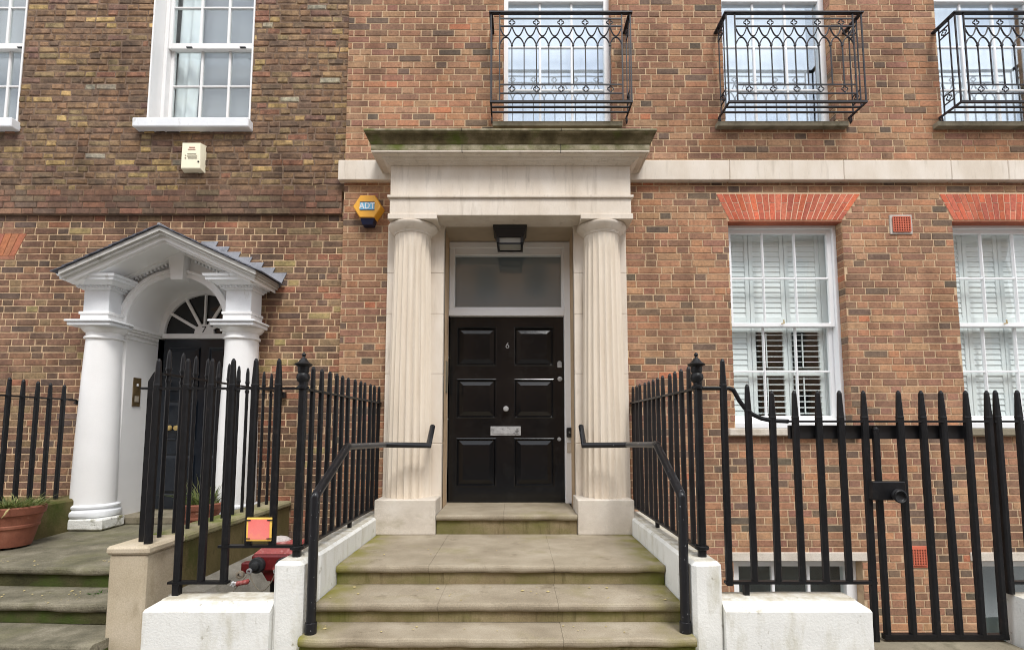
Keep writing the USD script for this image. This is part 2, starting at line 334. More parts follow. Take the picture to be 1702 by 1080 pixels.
noisy('old_step', [(0.25, lin(80, 77, 64)), (0.5, lin(110, 105, 89)), (0.75, lin(140, 133, 116))], 5.0, rough=0.95, bump=0.9, bscale=70, bdist=0.008, stain=(lin(100, 99, 68), 1.8, 0.50, 0.76, (1, 1, 1)), streak=(lin(60, 56, 46), 11.0, 0.6, 0.74, (0.6, 2, 1)), spec=0.2, fine=0.2)
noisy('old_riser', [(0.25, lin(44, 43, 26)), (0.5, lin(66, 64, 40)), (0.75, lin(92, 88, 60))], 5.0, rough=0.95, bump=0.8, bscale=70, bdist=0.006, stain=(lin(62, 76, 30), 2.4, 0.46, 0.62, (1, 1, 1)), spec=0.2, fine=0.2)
noisy('render_pier', [(0.25, lin(160, 146, 122)), (0.5, lin(180, 167, 144)), (0.75, lin(192, 180, 160))], 3.0, rough=0.9, bump=0.4, bscale=90, stain=(lin(130, 116, 88), 2.2, 0.55, 0.75, (1, 1, 0.5)), spec=0.2)
noisy('mossy_render', [(0.25, lin(66, 66, 34)), (0.5, lin(104, 94, 62)), (0.75, lin(132, 114, 84))], 2.6, rough=0.95, bump=0.7, bscale=60, bdist=0.006, stretch=(1, 1, 0.6), stain=(lin(62, 72, 26), 2.0, 0.50, 0.64, (1, 1, 0.7)), streak=(lin(48, 40, 26), 6.0, 0.62, 0.76, (2, 2, 0.4)), spec=0.2)
noisy('mossy_coping', [(0.25, lin(112, 108, 78)), (0.5, lin(140, 132, 104)), (0.75, lin(158, 148, 122))], 4.0, rough=0.95, bump=0.6, bscale=80, stain=(lin(104, 110, 54), 2.2, 0.46, 0.62, (1, 1, 1)), spec=0.2)
noisy('concrete', [(0.25, lin(104, 100, 92)), (0.5, lin(136, 132, 122)), (0.75, lin(158, 154, 144))], 4.0, rough=0.95, bump=0.7, bscale=70, bdist=0.006, stain=(lin(84, 82, 56), 2.0, 0.5, 0.66, (1, 1, 1)), spec=0.2)
noisy('damp_floor', [(0.25, lin(40, 42, 26)), (0.75, lin(74, 74, 48))], 4.0, rough=0.9, bump=0.7, bscale=60)
noisy('paving', [(0.25, lin(92, 90, 86)), (0.75, lin(124, 121, 116))], 2.0, rough=0.9, bump=0.3)
noisy('tarmac', two((0.055, 0.055, 0.057)), 6, rough=0.9, bump=0.4)
noisy('cloth_white', two(lin(243, 245, 250), 0.98, 1.01), 3, rough=0.9, fine=0.02)
noisy('room_wall', two((0.36, 0.36, 0.38)), 2, rough=0.9)
noisy('added_grey_sheet', two((0.40, 0.395, 0.44), 0.96, 1.04), 2, rough=0.9, fine=0.02)  # added sheet behind the glass, its pale tone stands in for reflected sky
noisy('basement_blind', two((0.10, 0.11, 0.11), 0.9, 1.1), 2, rough=0.9)
noisy('hall_paint', two((0.27, 0.295, 0.32), 0.95, 1.05), 2, rough=0.9, fine=0.02)
noisy('lead', two(lin(150, 152, 158), 0.8, 1.15), 10, rough=0.55, bump=0.2, stain=(lin(108, 110, 116), 8.0, 0.55, 0.7, (1, 1, 1)))
noisy('slate', two(lin(86, 88, 98), 0.7, 1.2), 10, rough=0.7, bump=0.3)
noisy('terracotta', [(0.3, lin(112, 66, 50)), (0.55, lin(134, 80, 60)), (0.75, lin(158, 104, 82))], 6, rough=0.85, bump=0.3, bscale=90, stain=(lin(196, 160, 134), 7.0, 0.64, 0.78, (1, 1, 1)))
noisy('terracotta_grille', two(lin(196, 104, 78), 0.85, 1.1), 10, rough=0.85)
noisy('grille_paint', two(lin(186, 178, 168)), 10, rough=0.7)
noisy('void', two((0.006, 0.006, 0.006)), 6, rough=0.95)
noisy('soil', two((0.03, 0.022, 0.015)), 30, rough=1.0, bump=0.8, bscale=60)
noisy('cream_plastic', two(lin(244, 236, 208), 0.95, 1.02), 4, rough=0.45, stain=(lin(200, 188, 150), 6.0, 0.62, 0.85, (1, 1, 0.5)), fine=0.02)
noisy('print_grey', two(lin(168, 158, 140)), 40, rough=0.6)
noisy('print_red', two(lin(196, 128, 116)), 40, rough=0.6)
noisy('yellow_plastic', two(lin(236, 172, 56), 0.95, 1.03), 4, rough=0.35, fine=0.02)
noisy('navy_plastic', two((0.010, 0.016, 0.045)), 4, rough=0.25)
noisy('label_blue', two(lin(120, 186, 220)), 10, rough=0.4, fine=0.02)
noisy('label_white', two(lin(238, 244, 248)), 10, rough=0.4, fine=0.02)
noisy('sign_pink', [(0.35, lin(238, 116, 108)), (0.6, lin(240, 132, 124)), (0.8, lin(246, 176, 96))], 5.0, rough=0.5, fine=0.03)
noisy('sign_yellow', two(lin(246, 196, 92)), 8, rough=0.5, fine=0.03)
noisy('red_paint', two(lin(108, 22, 25), 0.7, 1.2), 9, rough=0.4, bump=0.25, stain=(lin(204, 112, 108), 10.0, 0.56, 0.72, (1, 1, 1)))
noisy('red_faded', two(lin(164, 76, 72), 0.8, 1.1), 9, rough=0.6, bump=0.3, stain=(lin(222, 170, 164), 9.0, 0.55, 0.7, (1, 1, 1)))
noisy('rubber', two((0.022, 0.024, 0.026), 0.7, 1.4), 12, rough=0.55, bump=0.2)
noisy('chain', two((0.30, 0.26, 0.20)), 20, rough=0.5)
noisy('rag', two(lin(206, 196, 190)), 14, rough=0.95, bump=0.8, bscale=40)
noisy('dead_leaf', two(lin(176, 160, 112)), 8, rough=0.9)
noisy('wood_dark', two((0.05, 0.035, 0.025)), 8, rough=0.6)
for nm, c in (('leaf_green', lin(92, 104, 52)), ('leaf_pale', lin(140, 142, 86)), ('leaf_weed', lin(74, 118, 44))):
    mat(nm, {'g': ('geometry', {}), 'n': ('noise_texture', {'scale': 18.0}), 'r': ('rgb_ramp', {'ramp': two(c, 0.6, 1.35)}), 'p': ('principled_bsdf', {'roughness': 0.6}), 't': ('translucent_bsdf', {'color': c}), 'm': ('mix_closure', {'fac': 0.25})},
        [('g.position', 'n.vector'), ('n.fac', 'r.fac'), ('r.color', 'p.base_color'), ('p.BSDF', 'm.closure1'), ('t.BSDF', 'm.closure2')], 'm.closure')
def glass(name, tint, wav, extra=0.0, sheen=(1, 1, 1), rough=0.0):
    mat(name, {'g': ('geometry', {}), 'n': ('noise_texture', {'scale': 2.6, 'detail': 1}), 'b': ('bump', {'strength': wav, 'distance': 0.01}), 'io': ('mix_float', {'a': 1.52, 'b': 1 / 1.52}), 'f': ('fresnel', {}), 'ad': ('math', {'math_type': 'add', 'value2': extra}), 't': ('transparent_bsdf', {'color': tint}), 'gl': ('glossy_bsdf', {'color': sheen, 'roughness': rough}), 'm': ('mix_closure', {})},
        [('g.position', 'n.vector'), ('n.fac', 'b.height'), ('b.normal', 'gl.normal'), ('g.backfacing', 'io.fac'), ('io.result', 'f.IOR'), ('f.fac', 'ad.value1'), ('ad.value', 'm.fac'), ('t.BSDF', 'm.closure1'), ('gl.BSDF', 'm.closure2')], 'm.closure')
glass('pane', (0.94, 0.975, 0.97), 0.12)
glass('pane_tint', (0.968, 0.986, 0.984), 0.12)
glass('pane_coated', (0.97, 0.985, 0.99), 0.10, 0.22, (0.84, 0.93, 1.0))
glass('pane_old', (0.94, 0.96, 0.955), 0.2, 0.02, (1, 1, 1), 0.09)
mat('frosted', {'p': ('principled_bsdf', {'base_color': (0.42, 0.42, 0.38), 'roughness': 0.35})}, [])
mat('dark_pane', {'p': ('principled_bsdf', {'base_color': (0.012, 0.012, 0.012), 'roughness': 0.04})}, [])

# ------------------------------------------------------------------ brickwork
SAT = 0.85
def pick(pal):
    r = rng.random() * sum(p[0] for p in pal)
    for w, c in pal:
        r -= w
        if r <= 0: break
    k = rng.uniform(0.92, 1.08)
    c = (c[0] * 0.96, c[1] * 1.0, c[2] * 0.94)
    g = 0.3 * c[0] + 0.55 * c[1] + 0.15 * c[2]
    return tuple(min((g + (x - g) * SAT) * 1.07 * k * rng.uniform(0.97, 1.03), 0.8) for x in c)

PAL_NEW = [(26, lin(168, 119, 89)), (24, lin(157, 112, 87)), (14, lin(174, 130, 98)), (16, lin(142, 104, 83)), (9, lin(120, 96, 82)), (2, lin(106, 90, 78)), (6, lin(178, 122, 88)), (0.7, lin(190, 114, 80)), (8, lin(158, 109, 90))]
PAL_MID = [(26, lin(144, 105, 84)), (22, lin(133, 99, 82)), (14, lin(120, 94, 80)), (12, lin(154, 115, 88)), (5, lin(162, 106, 82)), (12, lin(148, 121, 92)), (3, lin(164, 142, 95)), (8, lin(112, 91, 83))]
PAL_OLD = [(24, lin(130, 102, 82)), (22, lin(138, 107, 82)), (16, lin(120, 98, 82)), (14, lin(144, 121, 90)), (4.5, lin(184, 153, 100)), (6, lin(164, 138, 92)), (5, lin(148, 104, 84)), (6, lin(128, 98, 88)), (2, lin(158, 150, 136)), (12, lin(146, 117, 88))]

def brick_arrays(x0, x1, z0, z1, Y, ch, jit):
    """One brick laid in a wall that faces -y: front face with arrises taken off, sides, no back. 12 corners."""
    j = lambda a: rng.uniform(-a, a)
    yo = Y - rng.uniform(0, 0.0022 + jit)
    D = 0.022
    V = []
    tilt = j(0.0007 + 0.25 * jit); tw = j(0.0007 + 0.25 * jit)
    cx = [(x0 + j(jit), z0 + j(jit)), (x1 + j(jit), z0 + j(jit)), (x1 + j(jit), z1 + j(jit)), (x0 + j(jit), z1 + j(jit))]
    sg = [(1, 1), (-1, 1), (-1, -1), (1, -1)]
    for (x, z), (a, b) in zip(cx, sg):
        V.append((x + a * ch * rng.uniform(0.7, 1.5 + 150 * jit), yo - a * tw - b * tilt, z + b * ch * rng.uniform(0.7, 1.5 + 100 * jit)))
    for (x, z) in cx: V.append((x, yo + ch, z))
    for (x, z) in cx: V.append((x, Y + D, z))
    return V, yo

_BFACES = []
for a, b in ((0, 4), (4, 8)):
    for k in range(4):
        k2 = (k + 1) % 4
        _BFACES += [[a + k, b + k2, a + k2], [a + k, b + k, b + k2]]
_BFACES += [[0, 1, 2], [0, 2, 3]]
_BFACES = np.array(_BFACES)

def allowed(x0, x1, blocks):
    iv = [(x0, x1)]
    for a, b in blocks:
        nv = []
        for p, q in iv:
            if b <= p or a >= q: nv.append((p, q)); continue
            if a > p: nv.append((p, a))
            if b < q: nv.append((b, q))
        iv = nv
    return iv

def brick_wall(x0, x1, z0, z1, Y, course, blocks, pal, joint=0.0120, ch=0.0013, jit=0.0006, st=0.220, hd=0.1055, irregular=0.02, off=0.0, zpal=None):
    """Flemish bond over x0..x1, z0..z1; blocks(zm) gives the intervals of x to leave out at height zm. Returns a list of (vertices, tone, centre, size)."""
    out = []
    n = int(math.ceil((z1 - z0) / course - 0.2))
    per = st + hd + 2 * joint
    for r in range(n):
        za, zb = z0 + r * course + joint / 2, z0 + (r + 1) * course - joint / 2
        iv = allowed(x0, x1, blocks((za + zb) / 2))
        x = x0 - per + (0.5 * per if r % 2 else 0) + off + rng.uniform(-0.012, 0.012)
        k = 0
        while x < x1:
            w = st if k % 2 == 0 else hd
            if rng.random() < irregular: w = rng.choice([st, hd, hd * 0.6, st * rng.uniform(0.6, 1.0)])
            w += rng.uniform(-0.004, 0.004)
            a, b = x, x + w
            x = b + joint; k += 1
            for p, q in iv:
                aa, bb = max(a, p + (0.0 if p == x0 else 0.001)), min(b, q - (0.0 if q == x1 else 0.001))
                if bb - aa > 0.02:
                    p_ = zpal(za) if zpal else pal
                    V, yo = brick_arrays(aa, bb, za, zb, Y, ch, jit)
                    out.append((V, pick(p_), ((aa + bb) / 2, Y, (za + zb) / 2), (bb - aa) * (zb - za)))
    return out

def in_rects(u, v, rects):
    return any(a <= u <= b and c <= v <= d for a, b, c, d in rects)

def lay(bricks, parent, material, n_parts, hidden, name='brick'):
    """The bricks that show largest become parts of their own; the rest are one part."""
    score = []
    for i, (V, t, c, s) in enumerate(bricks):
        u, v = proj(*c)
        zc = c[1] + 0.0847 * (c[2] - EYE)
        ok = 8 < u < 1694 and 8 < v < 1072 and not in_rects(u, v, hidden)
        score.append((s / zc ** 2 if ok else -1, i))
    score.sort(reverse=True)
    chosen = {i for s, i in score[:n_parts] if s > 0}
    rest_v, rest_t = [], []
    for i, (V, t, c, s) in enumerate(bricks):
        if i in chosen: obj(name, (np.array(V), _BFACES), material, parent, tone=t)
        else: rest_v.append(V); rest_t.append(t)
    if rest_v:
        n = len(rest_v)
        V = np.array(rest_v).reshape(-1, 3); F = (np.arange(n)[:, None, None] * 12 + _BFACES[None]).reshape(-1, 3)
        obj('brickwork', (V, F), material, parent, tone=np.repeat(np.array(rest_t), 12, axis=0), kind='stuff')

def reveal_bricks(X, ya, yb, z0, z1, course, zbase, face, pal):
    """Bricks on the side of an opening, one header deep; face = +1 looks to +x."""
    out = []
    r = int((z0 - zbase) / course)
    while zbase + r * course < z1:
        za, zb = zbase + r * course + 0.005, zbase + (r + 1) * course - 0.005
        r += 1
        if zb > z1 or za < z0: continue
        V, _ = brick_arrays(ya + 0.004, yb, za, zb, 0, 0.002, 0.0005)
        V = np.array(V)
        W = np.c_[X - face * V[:, 1] * 1.0 + face * 0.0035, V[:, 0], V[:, 2]]
        out.append((W if face > 0 else W, pick(pal), (X, (ya + yb) / 2, (za + zb) / 2), 0.0))
    return out

# ================================================================== GROUND
GROUND = unary_union([sbox(-400, -500, 400, 2.62)])
struct('pavement', ext_xy(sbox(-60, -1.2, 60, 2.98), -0.2, 0.0), 'paving')
struct('road', ext_xy(sbox(-400, -9.0, 400, -1.2), -0.35, -0.12), 'tarmac')
struct('far_pavement', ext_xy(sbox(-400, -500, 400, -9.0), -0.3, 0.0), 'paving')
struct('basement_area_floor', [bx(-2.31, 60, 2.98, 5.2, -1.5, -1.1)], 'damp_floor')
for i in range(-9, 10):      # kerb stones along the road edge
    pass

# ================================================================== HOUSE WITH THE BLACK DOOR
Y6 = 5.0
C6 = 0.0702
ZB6 = -1.1
PORCH_X = (-0.715, 0.57)
W6 = [dict(x=(2.135, 3.285), z=(1.505, 3.585)), dict(x=(4.395, 5.545), z=(1.505, 3.585))]
U6 = [dict(x=(-0.135, 0.992), z=(4.60, 7.3)), dict(x=(2.145, 3.285), z=(4.60, 7.3)), dict(x=(4.375, 5.515), z=(4.60, 7.3))]
B6 = [dict(x=(2.07, 3.30), z=(-0.75, 0.245)), dict(x=(4.39, 5.62), z=(-0.75, 0.245))]
ARCH6 = [(2.02, 3.487, 2.15, 3.283), (4.28, 5.72, 4.41, 5.56)]     # top left, top right, bottom left, bottom right
ARCHZ = (3.592, 3.868)
XL, XR = -1.745, 7.6

house = thing('terrace_house', 'tan and orange brick house with glossy black front door numbered 6', 'house')
holes = [sbox(PORCH_X[0], 0.5, PORCH_X[1], 3.51)]
for w in W6 + U6 + B6: holes.append(sbox(w['x'][0], w['z'][0], w['x'][1], w['z'][1]))
wall_poly = sbox(XL, -1.5, XR, 7.6).difference(unary_union(holes))
obj('wall', ext_xz(wall_poly, Y6 + 0.0028, Y6 + 0.33), 'mortar_new', house)

def blocks6(zm):
    b = []
    for w in W6 + U6 + B6:
        z0, z1 = w['z']
        if z0 - 0.035 < zm < z1 + 0.02: b.append(w['x'])
    if 0.5 < zm < 3.95: b.append((-1.17, 1.0))
    for tl, tr, bl, br in ARCH6:
        if ARCHZ[0] - 0.02 < zm < ARCHZ[1] + 0.01:
            k = (zm - ARCHZ[0]) / (ARCHZ[1] - ARCHZ[0])
            b.append((bl + (tl - bl) * k - 0.004, br + (tr - br) * k + 0.004))
    for w in B6:
        if 0.245 <= zm < 0.33: b.append((w['x'][0] - 0.06, w['x'][1] + 0.06))
    for ax, az in AIR:
        if abs(zm - az) < 0.09: b.append((ax - 0.118, ax + 0.118))
    return b
AIR = [(3.873, 3.545), (3.815, 0.285)]
def zpal6(z):
    return PAL_NEW
B = brick_wall(XL, XR, ZB6, 7.0, Y6, C6, blocks6, PAL_NEW)
HID = [(560, 1110, 210, 1080), (200, 640, 580, 1080), (1050, 1702, 640, 1080), (810, 1060, 0, 215)]
lay(B, house, 'brick_new', 296, HID)
rb = []
for w in W6: rb += reveal_bricks(w['x'][1], Y6, Y6 + 0.105, w['z'][0], w['z'][1], C6, ZB6, -1, PAL_NEW)
for w in W6: rb += reveal_bricks(w['x'][0], Y6, Y6 + 0.105, w['z'][0], w['z'][1], C6, ZB6, 1, PAL_NEW)
for w in U6: rb += reveal_bricks(w['x'][1], Y6, Y6 + 0.105, w['z'][0], w['z'][1], C6, ZB6, -1, PAL_NEW) + reveal_bricks(w['x'][0], Y6, Y6 + 0.105, w['z'][0], w['z'][1], C6, ZB6, 1, PAL_NEW)
def fix_reveal(bricks):
    V = np.array([b[0] for b in bricks]).reshape(-1, 3); n = len(bricks)
    F = (np.arange(n)[:, None, None] * 12 + _BFACES[None]).reshape(-1, 3)
    return (V, F), np.repeat(np.array([b[1] for b in bricks]), 12, axis=0)
m_, t_ = fix_reveal(rb)
obj('reveal_brickwork', m_, 'brick_new', house, tone=t_, kind='stuff')

# rooms behind the windows, roof and flank so that no sky shows through
def shell(x0, x1, y0, y1, z0, z1, t=0.1):
    return [bx(x0, x1, y1, y1 + t, z0, z1), bx(x0 - t, x0, y0, y1 + t, z0, z1), bx(x1, x1 + t, y0, y1 + t, z0, z1), bx(x0 - t, x1 + t, y0, y1 + t, z0 - t, z0), bx(x0 - t, x1 + t, y0, y1 + t, z1, z1 + t)]
obj('room_interior', shell(-1.6, XR - 0.1, Y6 + 0.33, 7.5, -1.4, 7.5) + [bx(-1.6, XR - 0.1, Y6 + 0.33, 7.5, 0.35, 0.65), bx(-1.6, XR - 0.1, Y6 + 0.33, 7.5, 4.1, 4.4), bx(0.9, 1.0, Y6 + 0.33, 7.5, -1.4, 7.5)], 'room_wall', house)
obj('parapet', bx(XL, XR, Y6, 7.8, 7.6, 8.3, 0.01), 'mortar_new', house)

# gauged red brick flat arches
for tl, tr, bl, br in ARCH6:
    zb, zt = ARCHZ
    n = 22
    obj('arch_soffit', bx(bl - 0.012, br + 0.002, Y6 - 0.0005, Y6 + 0.104, zb - 0.0135, zb - 0.0072), 'brick_red', house, tone=lin(168, 98, 76))
    obj('arch_mortar', ext_xz([(bl, zb + 0.004), (br, zb + 0.004), (tr, zt), (tl, zt)], Y6 - 0.001, Y6 + 0.1), 'pointing', house)
    for i in range(n):
        f0, f1 = i / n, (i + 1) / n
        split = 0.66 if i % 2 == 0 else 0.34
        for k0, k1 in ((0, split), (split, 1)):
            g = 0.0042
            def P(f, k):
                xb, xt = bl + (br - bl) * f, tl + (tr - tl) * f
                return xb + (xt - xb) * k
            kk0, kk1 = k0 + g / 0.28, k1 - g / 0.28
            q = [(P(f0, kk0) + g, zb + kk0 * (zt - zb)), (P(f1, kk0) - g, zb + kk0 * (zt - zb)), (P(f1, kk1) - g, zb + kk1 * (zt - zb)), (P(f0, kk1) + g, zb + kk1 * (zt - zb))]
            c = lin(*[(194, 104, 80), (188, 106, 84), (200, 110, 80), (182, 102, 84), (194, 114, 90)][rng.randrange(5)])
            kx = rng.uniform(0.85, 1.1)
            obj('arch_brick', ext_xz(q, Y6 - 0.004 - rng.uniform(0, 0.0015), Y6 + 0.10), 'brick_red', house, tone=tuple(x * kx for x in c))

# stone string course
xs = [-1.79, -1.21]
obj('string_course_stone', bx(-1.79, -1.15, 4.935, 5.02, 3.985, 4.192, 0.006), 'limestone', house)
cuts = [1.05] + [at(u, 282, 4.935)[0] for u in (1213, 1403, 1582)] + [4.95, 6.3, 7.6]
for a, b in zip(cuts[:-1], cuts[1:]):
    obj('string_course_stone', bx(a + 0.0015, b - 0.0015, 4.935 + rng.uniform(0, 0.002), 5.02, 3.985, 4.192, 0.006), 'limestone', house)

# air bricks
for k, (ax, az) in enumerate(AIR):
    w, h = 0.085, 0.075
    fr = obj('air_brick', bx(ax - 0.112, ax + 0.112, 4.988, 5.02, az - 0.100, az + 0.100, 0.003), 'grille_paint' if k == 0 else 'terracotta_grille', house, label='terracotta air brick in a pale surround' if k == 0 else 'orange terracotta air brick low in the wall')
    bars = []
    for i in range(8):
        x = ax - w + i * 2 * w / 7
        bars.append(bx(x - 0.005, x + 0.005, 4.976, 4.9848, az - h, az + h))
    for i in range(7):
        z = az - h + i * 2 * h / 6
        bars.append(bx(ax - w, ax + w, 4.978, 4.983, z - 0.005, z + 0.005))
    obj('grille', bars, 'terracotta_grille', fr)
    obj('hole', bx(ax - w, ax + w, 4.9855, 4.9875, az - h, az + h), 'void', fr)

# ---- sash windows
def sash(parent, xa, xb, za, zb, Y, cols, rows, bar_w=0.022, stile=0.045, lining=0.035, deep=0.04, pane='pane', paint='white_joinery', name='sash_window', meet=None, inset=0.0):
    """A box sash window: lining, two sashes (the lower one set back), glazing bars and panes."""
    fr = [bx(xa, xa + lining, Y, Y + 0.14, za, zb, 0.003), bx(xb - lining, xb, Y, Y + 0.14, za, zb, 0.003), bx(xa + lining, xb - lining, Y, Y + 0.14, zb - lining, zb, 0.003), bx(xa + lining, xb - lining, Y - 0.01, Y + 0.14, za, za + 0.05, 0.004)]
    w = obj(name, fr, paint, parent)
    x0, x1 = xa + lining, xb - lining
    z0, z1 = za + 0.05, zb - lining
    zm = meet if meet else (z0 + z1) / 2
    for lo, hi, yy, nr in ((zm - 0.018, z1, Y + 0.03, rows[0]), (z0, zm + 0.018, Y + 0.03 + deep + 0.012, rows[1])):
        t = deep
        up = lo > z0 + 0.01
        rb_ = 0.036 if up else 0.075
        rt_ = 0.045 if up else 0.036
        obj('sash_frame', [bx(x0, x0 + stile, yy, yy + t, lo, hi, 0.003), bx(x1 - stile, x1, yy, yy + t, lo, hi, 0.003), bx(x0 + stile, x1 - stile, yy, yy + t, hi - rt_, hi, 0.003), bx(x0 + stile, x1 - stile, yy, yy + t, lo, lo + rb_, 0.003)], paint, w)
        gx0, gx1, gz0, gz1 = x0 + stile, x1 - stile, lo + rb_, hi - rt_
        X = [gx0 + (gx1 - gx0) * i / cols for i in range(cols + 1)]
        Z = [gz0 + (gz1 - gz0) * i / nr for i in range(nr + 1)]
        for x in X[1:-1]:
            obj('glazing_bar', ext_xy([(x - bar_w / 2, yy + 0.022), (x - 0.004, yy + 0.004), (x + 0.004, yy + 0.004), (x + bar_w / 2, yy + 0.022), (x + bar_w / 2, yy + t - 0.005), (x - bar_w / 2, yy + t - 0.005)], gz0, gz1), paint, w)
        for z in Z[1:-1]:
            for i in range(cols):
                obj('glazing_bar', bx(X[i] + bar_w / 2 * (i > 0), X[i + 1] - bar_w / 2 * (i < cols - 1), yy + 0.006, yy + t - 0.006, z - bar_w * 0.42, z + bar_w * 0.42, 0.003), paint, w)
        for i in range(cols):
            for j in range(nr):
                a = rng.uniform(-0.0012, 0.0012)
                m = bx(X[i] + 0.002, X[i + 1] - 0.002, yy + 0.026, yy + 0.029, Z[j] + 0.002, Z[j + 1] - 0.002)
                v = np.array(m.vertices); v[:, 1] += a * (v[:, 2] - Z[j]) / max(Z[j + 1] - Z[j], 0.1) + rng.uniform(-0.002, 0.002) * (v[:, 0] - X[i])
                obj('pane', (v, np.asarray(m.faces)), pane, w)
    return w

def shutters(parent, xa, xb, za, zb, Y, open_low, n_pan=3, first=0.0):
    """Plantation shutters in two tiers. open_low: for each panel whether its lower slats stand open."""
    zm = (za + zb) / 2
    pw = (xb - xa) / n_pan
    for tier, (lo, hi) in enumerate(((za, zm - 0.004), (zm + 0.004, zb))):
        for k in range(n_pan):
            x0, x1 = xa + k * pw + 0.003, xa + (k + 1) * pw - 0.003
            sw, rw = 0.042, 0.075
            mid = (lo + hi) / 2 + 0.01 if tier == 0 else None
            ps = [bx(x0, x0 + sw, Y, Y + 0.028, lo, hi, 0.003), bx(x1 - sw, x1, Y, Y + 0.028, lo, hi, 0.003), bx(x0 + sw, x1 - sw, Y, Y + 0.028, lo, lo + rw, 0.003), bx(x0 + sw, x1 - sw, Y, Y + 0.028, hi - rw, hi, 0.003)]
            if mid: ps.append(bx(x0 + sw, x1 - sw, Y, Y + 0.028, mid - 0.03, mid + 0.03, 0.003))
            s = obj('window_shutter', ps, 'shutter_paint', parent)
            spans = [(lo + rw, hi - rw)] if not mid else [(lo + rw, mid - 0.03), (mid + 0.03, hi - rw)]
            op = tier == 0 and open_low[k]
            for a, b in spans:
                n = max(int(round((b - a) / 0.056)), 1)
                for i in range(n):
                    zc = a + (b - a) * (i + 0.5) / n
                    ang = math.radians(8 if op else 79)
                    m = trimesh.creation.box([x1 - x0 - 2 * sw - 0.004, 0.062, 0.009])
                    m.apply_transform(trimesh.transformations.rotation_matrix(ang, [1, 0, 0]))
                    m.apply_translation([(x0 + x1) / 2, Y + 0.014, zc])
                    obj('louvre', m, 'shutter_paint', s)
                if op:
                    obj('tilt_rod', bx((x0 + x1) / 2 - 0.055, (x0 + x1) / 2 - 0.043, Y - 0.03, Y - 0.02, a + 0.02, b - 0.02, 0.002), 'shutter_paint', s)

for k, w in enumerate(W6):
    xa, xb = w['x']; za, zb = w['z']
    s = sash(house, xa, xb, za + 0.0, zb, Y6 + 0.105, 3, (2, 2), pane='pane_tint')
    hk = obj('sash_hook', tube([((xa + xb) / 2 - 0.02, Y6 + 0.12, 2.56), ((xa + xb) / 2 + 0.005, Y6 + 0.11, 2.565), ((xa + xb) / 2 + 0.005, Y6 + 0.115, 2.60)], 0.006, 6), 'brass', s)
    obj('window_sill', bx(xa - 0.08, xb + 0.06, Y6 - 0.06, Y6 + 0.12, za - 0.072, za, 0.008), 'sill_stone' if k else 'limestone_dull', house)
    shutters(house, xa - 0.06, xb - 0.09, za + 0.05, zb + 0.02, Y6 + 0.262, (False, True, True) if k == 0 else (False, False, False))
    obj('shutter_frame', [bx(xb - 0.09, xb, Y6 + 0.255, Y6 + 0.30, za, zb), bx(xa, xb, Y6 + 0.247, Y6 + 0.30, za - 0.02, za + 0.05)], 'shutter_paint', house)

for k, w in enumerate(U6):
    xa, xb = w['x']; za, zb = w['z']
    YY = Y6 + 0.105
    win = obj('french_window', [bx(xa, xa + 0.05, YY, YY + 0.1, za + 0.03, zb, 0.004), bx(xb - 0.06, xb, YY, YY + 0.1, za + 0.03, zb, 0.004), bx(xa + 0.05, xb - 0.06, YY, YY + 0.1, za + 0.03, za + 0.075, 0.004), bx(xa + 0.05, xb - 0.06, YY + 0.002, YY + 0.1, 6.05, 6.11, 0.004)], 'white_joinery', house)
    gx0, gx1 = xa + 0.05, xb - 0.06
    X = [gx0 + (gx1 - gx0) * i / 3 for i in range(4)]
    Z = [za + 0.075, 5.075, 5.56, 6.05]
    for x in X[1:-1]: obj('glazing_bar', bx(x - 0.012, x + 0.012, YY + 0.03, YY + 0.065, Z[0], Z[-1], 0.004), 'white_joinery', win)
    for z in Z[1:-1]:
        for i in range(3): obj('glazing_bar', bx(X[i] + 0.012 * (i > 0), X[i + 1] - 0.012 * (i < 2), YY + 0.033, YY + 0.062, z - 0.010, z + 0.010, 0.003), 'white_joinery', win)
    for i in range(3):
        for j in range(3):
            m = bx(X[i], X[i + 1], YY + 0.045, YY + 0.049, Z[j], Z[j + 1])
            v = np.array(m.vertices); v[:, 1] += rng.uniform(-0.003, 0.003) * (v[:, 0] - X[i]) + rng.uniform(-0.003, 0.003) * (v[:, 2] - Z[j])
            obj('pane', (v, np.asarray(m.faces)), 'pane_coated', win)
    obj('pane', bx(gx0, gx1, YY + 0.045, YY + 0.049, 6.11, zb), 'pane_coated', win)
    obj('window_sill', bx(xa - 0.105, xb + 0.085, Y6 - 0.065, Y6 + 0.13, za - 0.05, za + 0.004, 0.006), 'sill_stone', house)
    # white sheet added as a curtain, stands in for the bright sky reflection
    n = 64
    xs_ = np.linspace(xa, xb + (0.02 if k == 0 else -0.13), n); ys_ = YY + 0.125 + 0.004 * np.sin(xs_ * 42 + k) + 0.003 * np.sin(xs_ * 97)
    V = np.r_[np.c_[xs_, ys_, np.full(n, za)], np.c_[xs_, ys_, np.full(n, zb)]]
    F = [[i, i + 1, n + i + 1] for i in range(n - 1)] + [[i, n + i + 1, n + i] for i in range(n - 1)]
    obj('curtain', (V, np.array(F)), 'cloth_white', house, smooth=True)

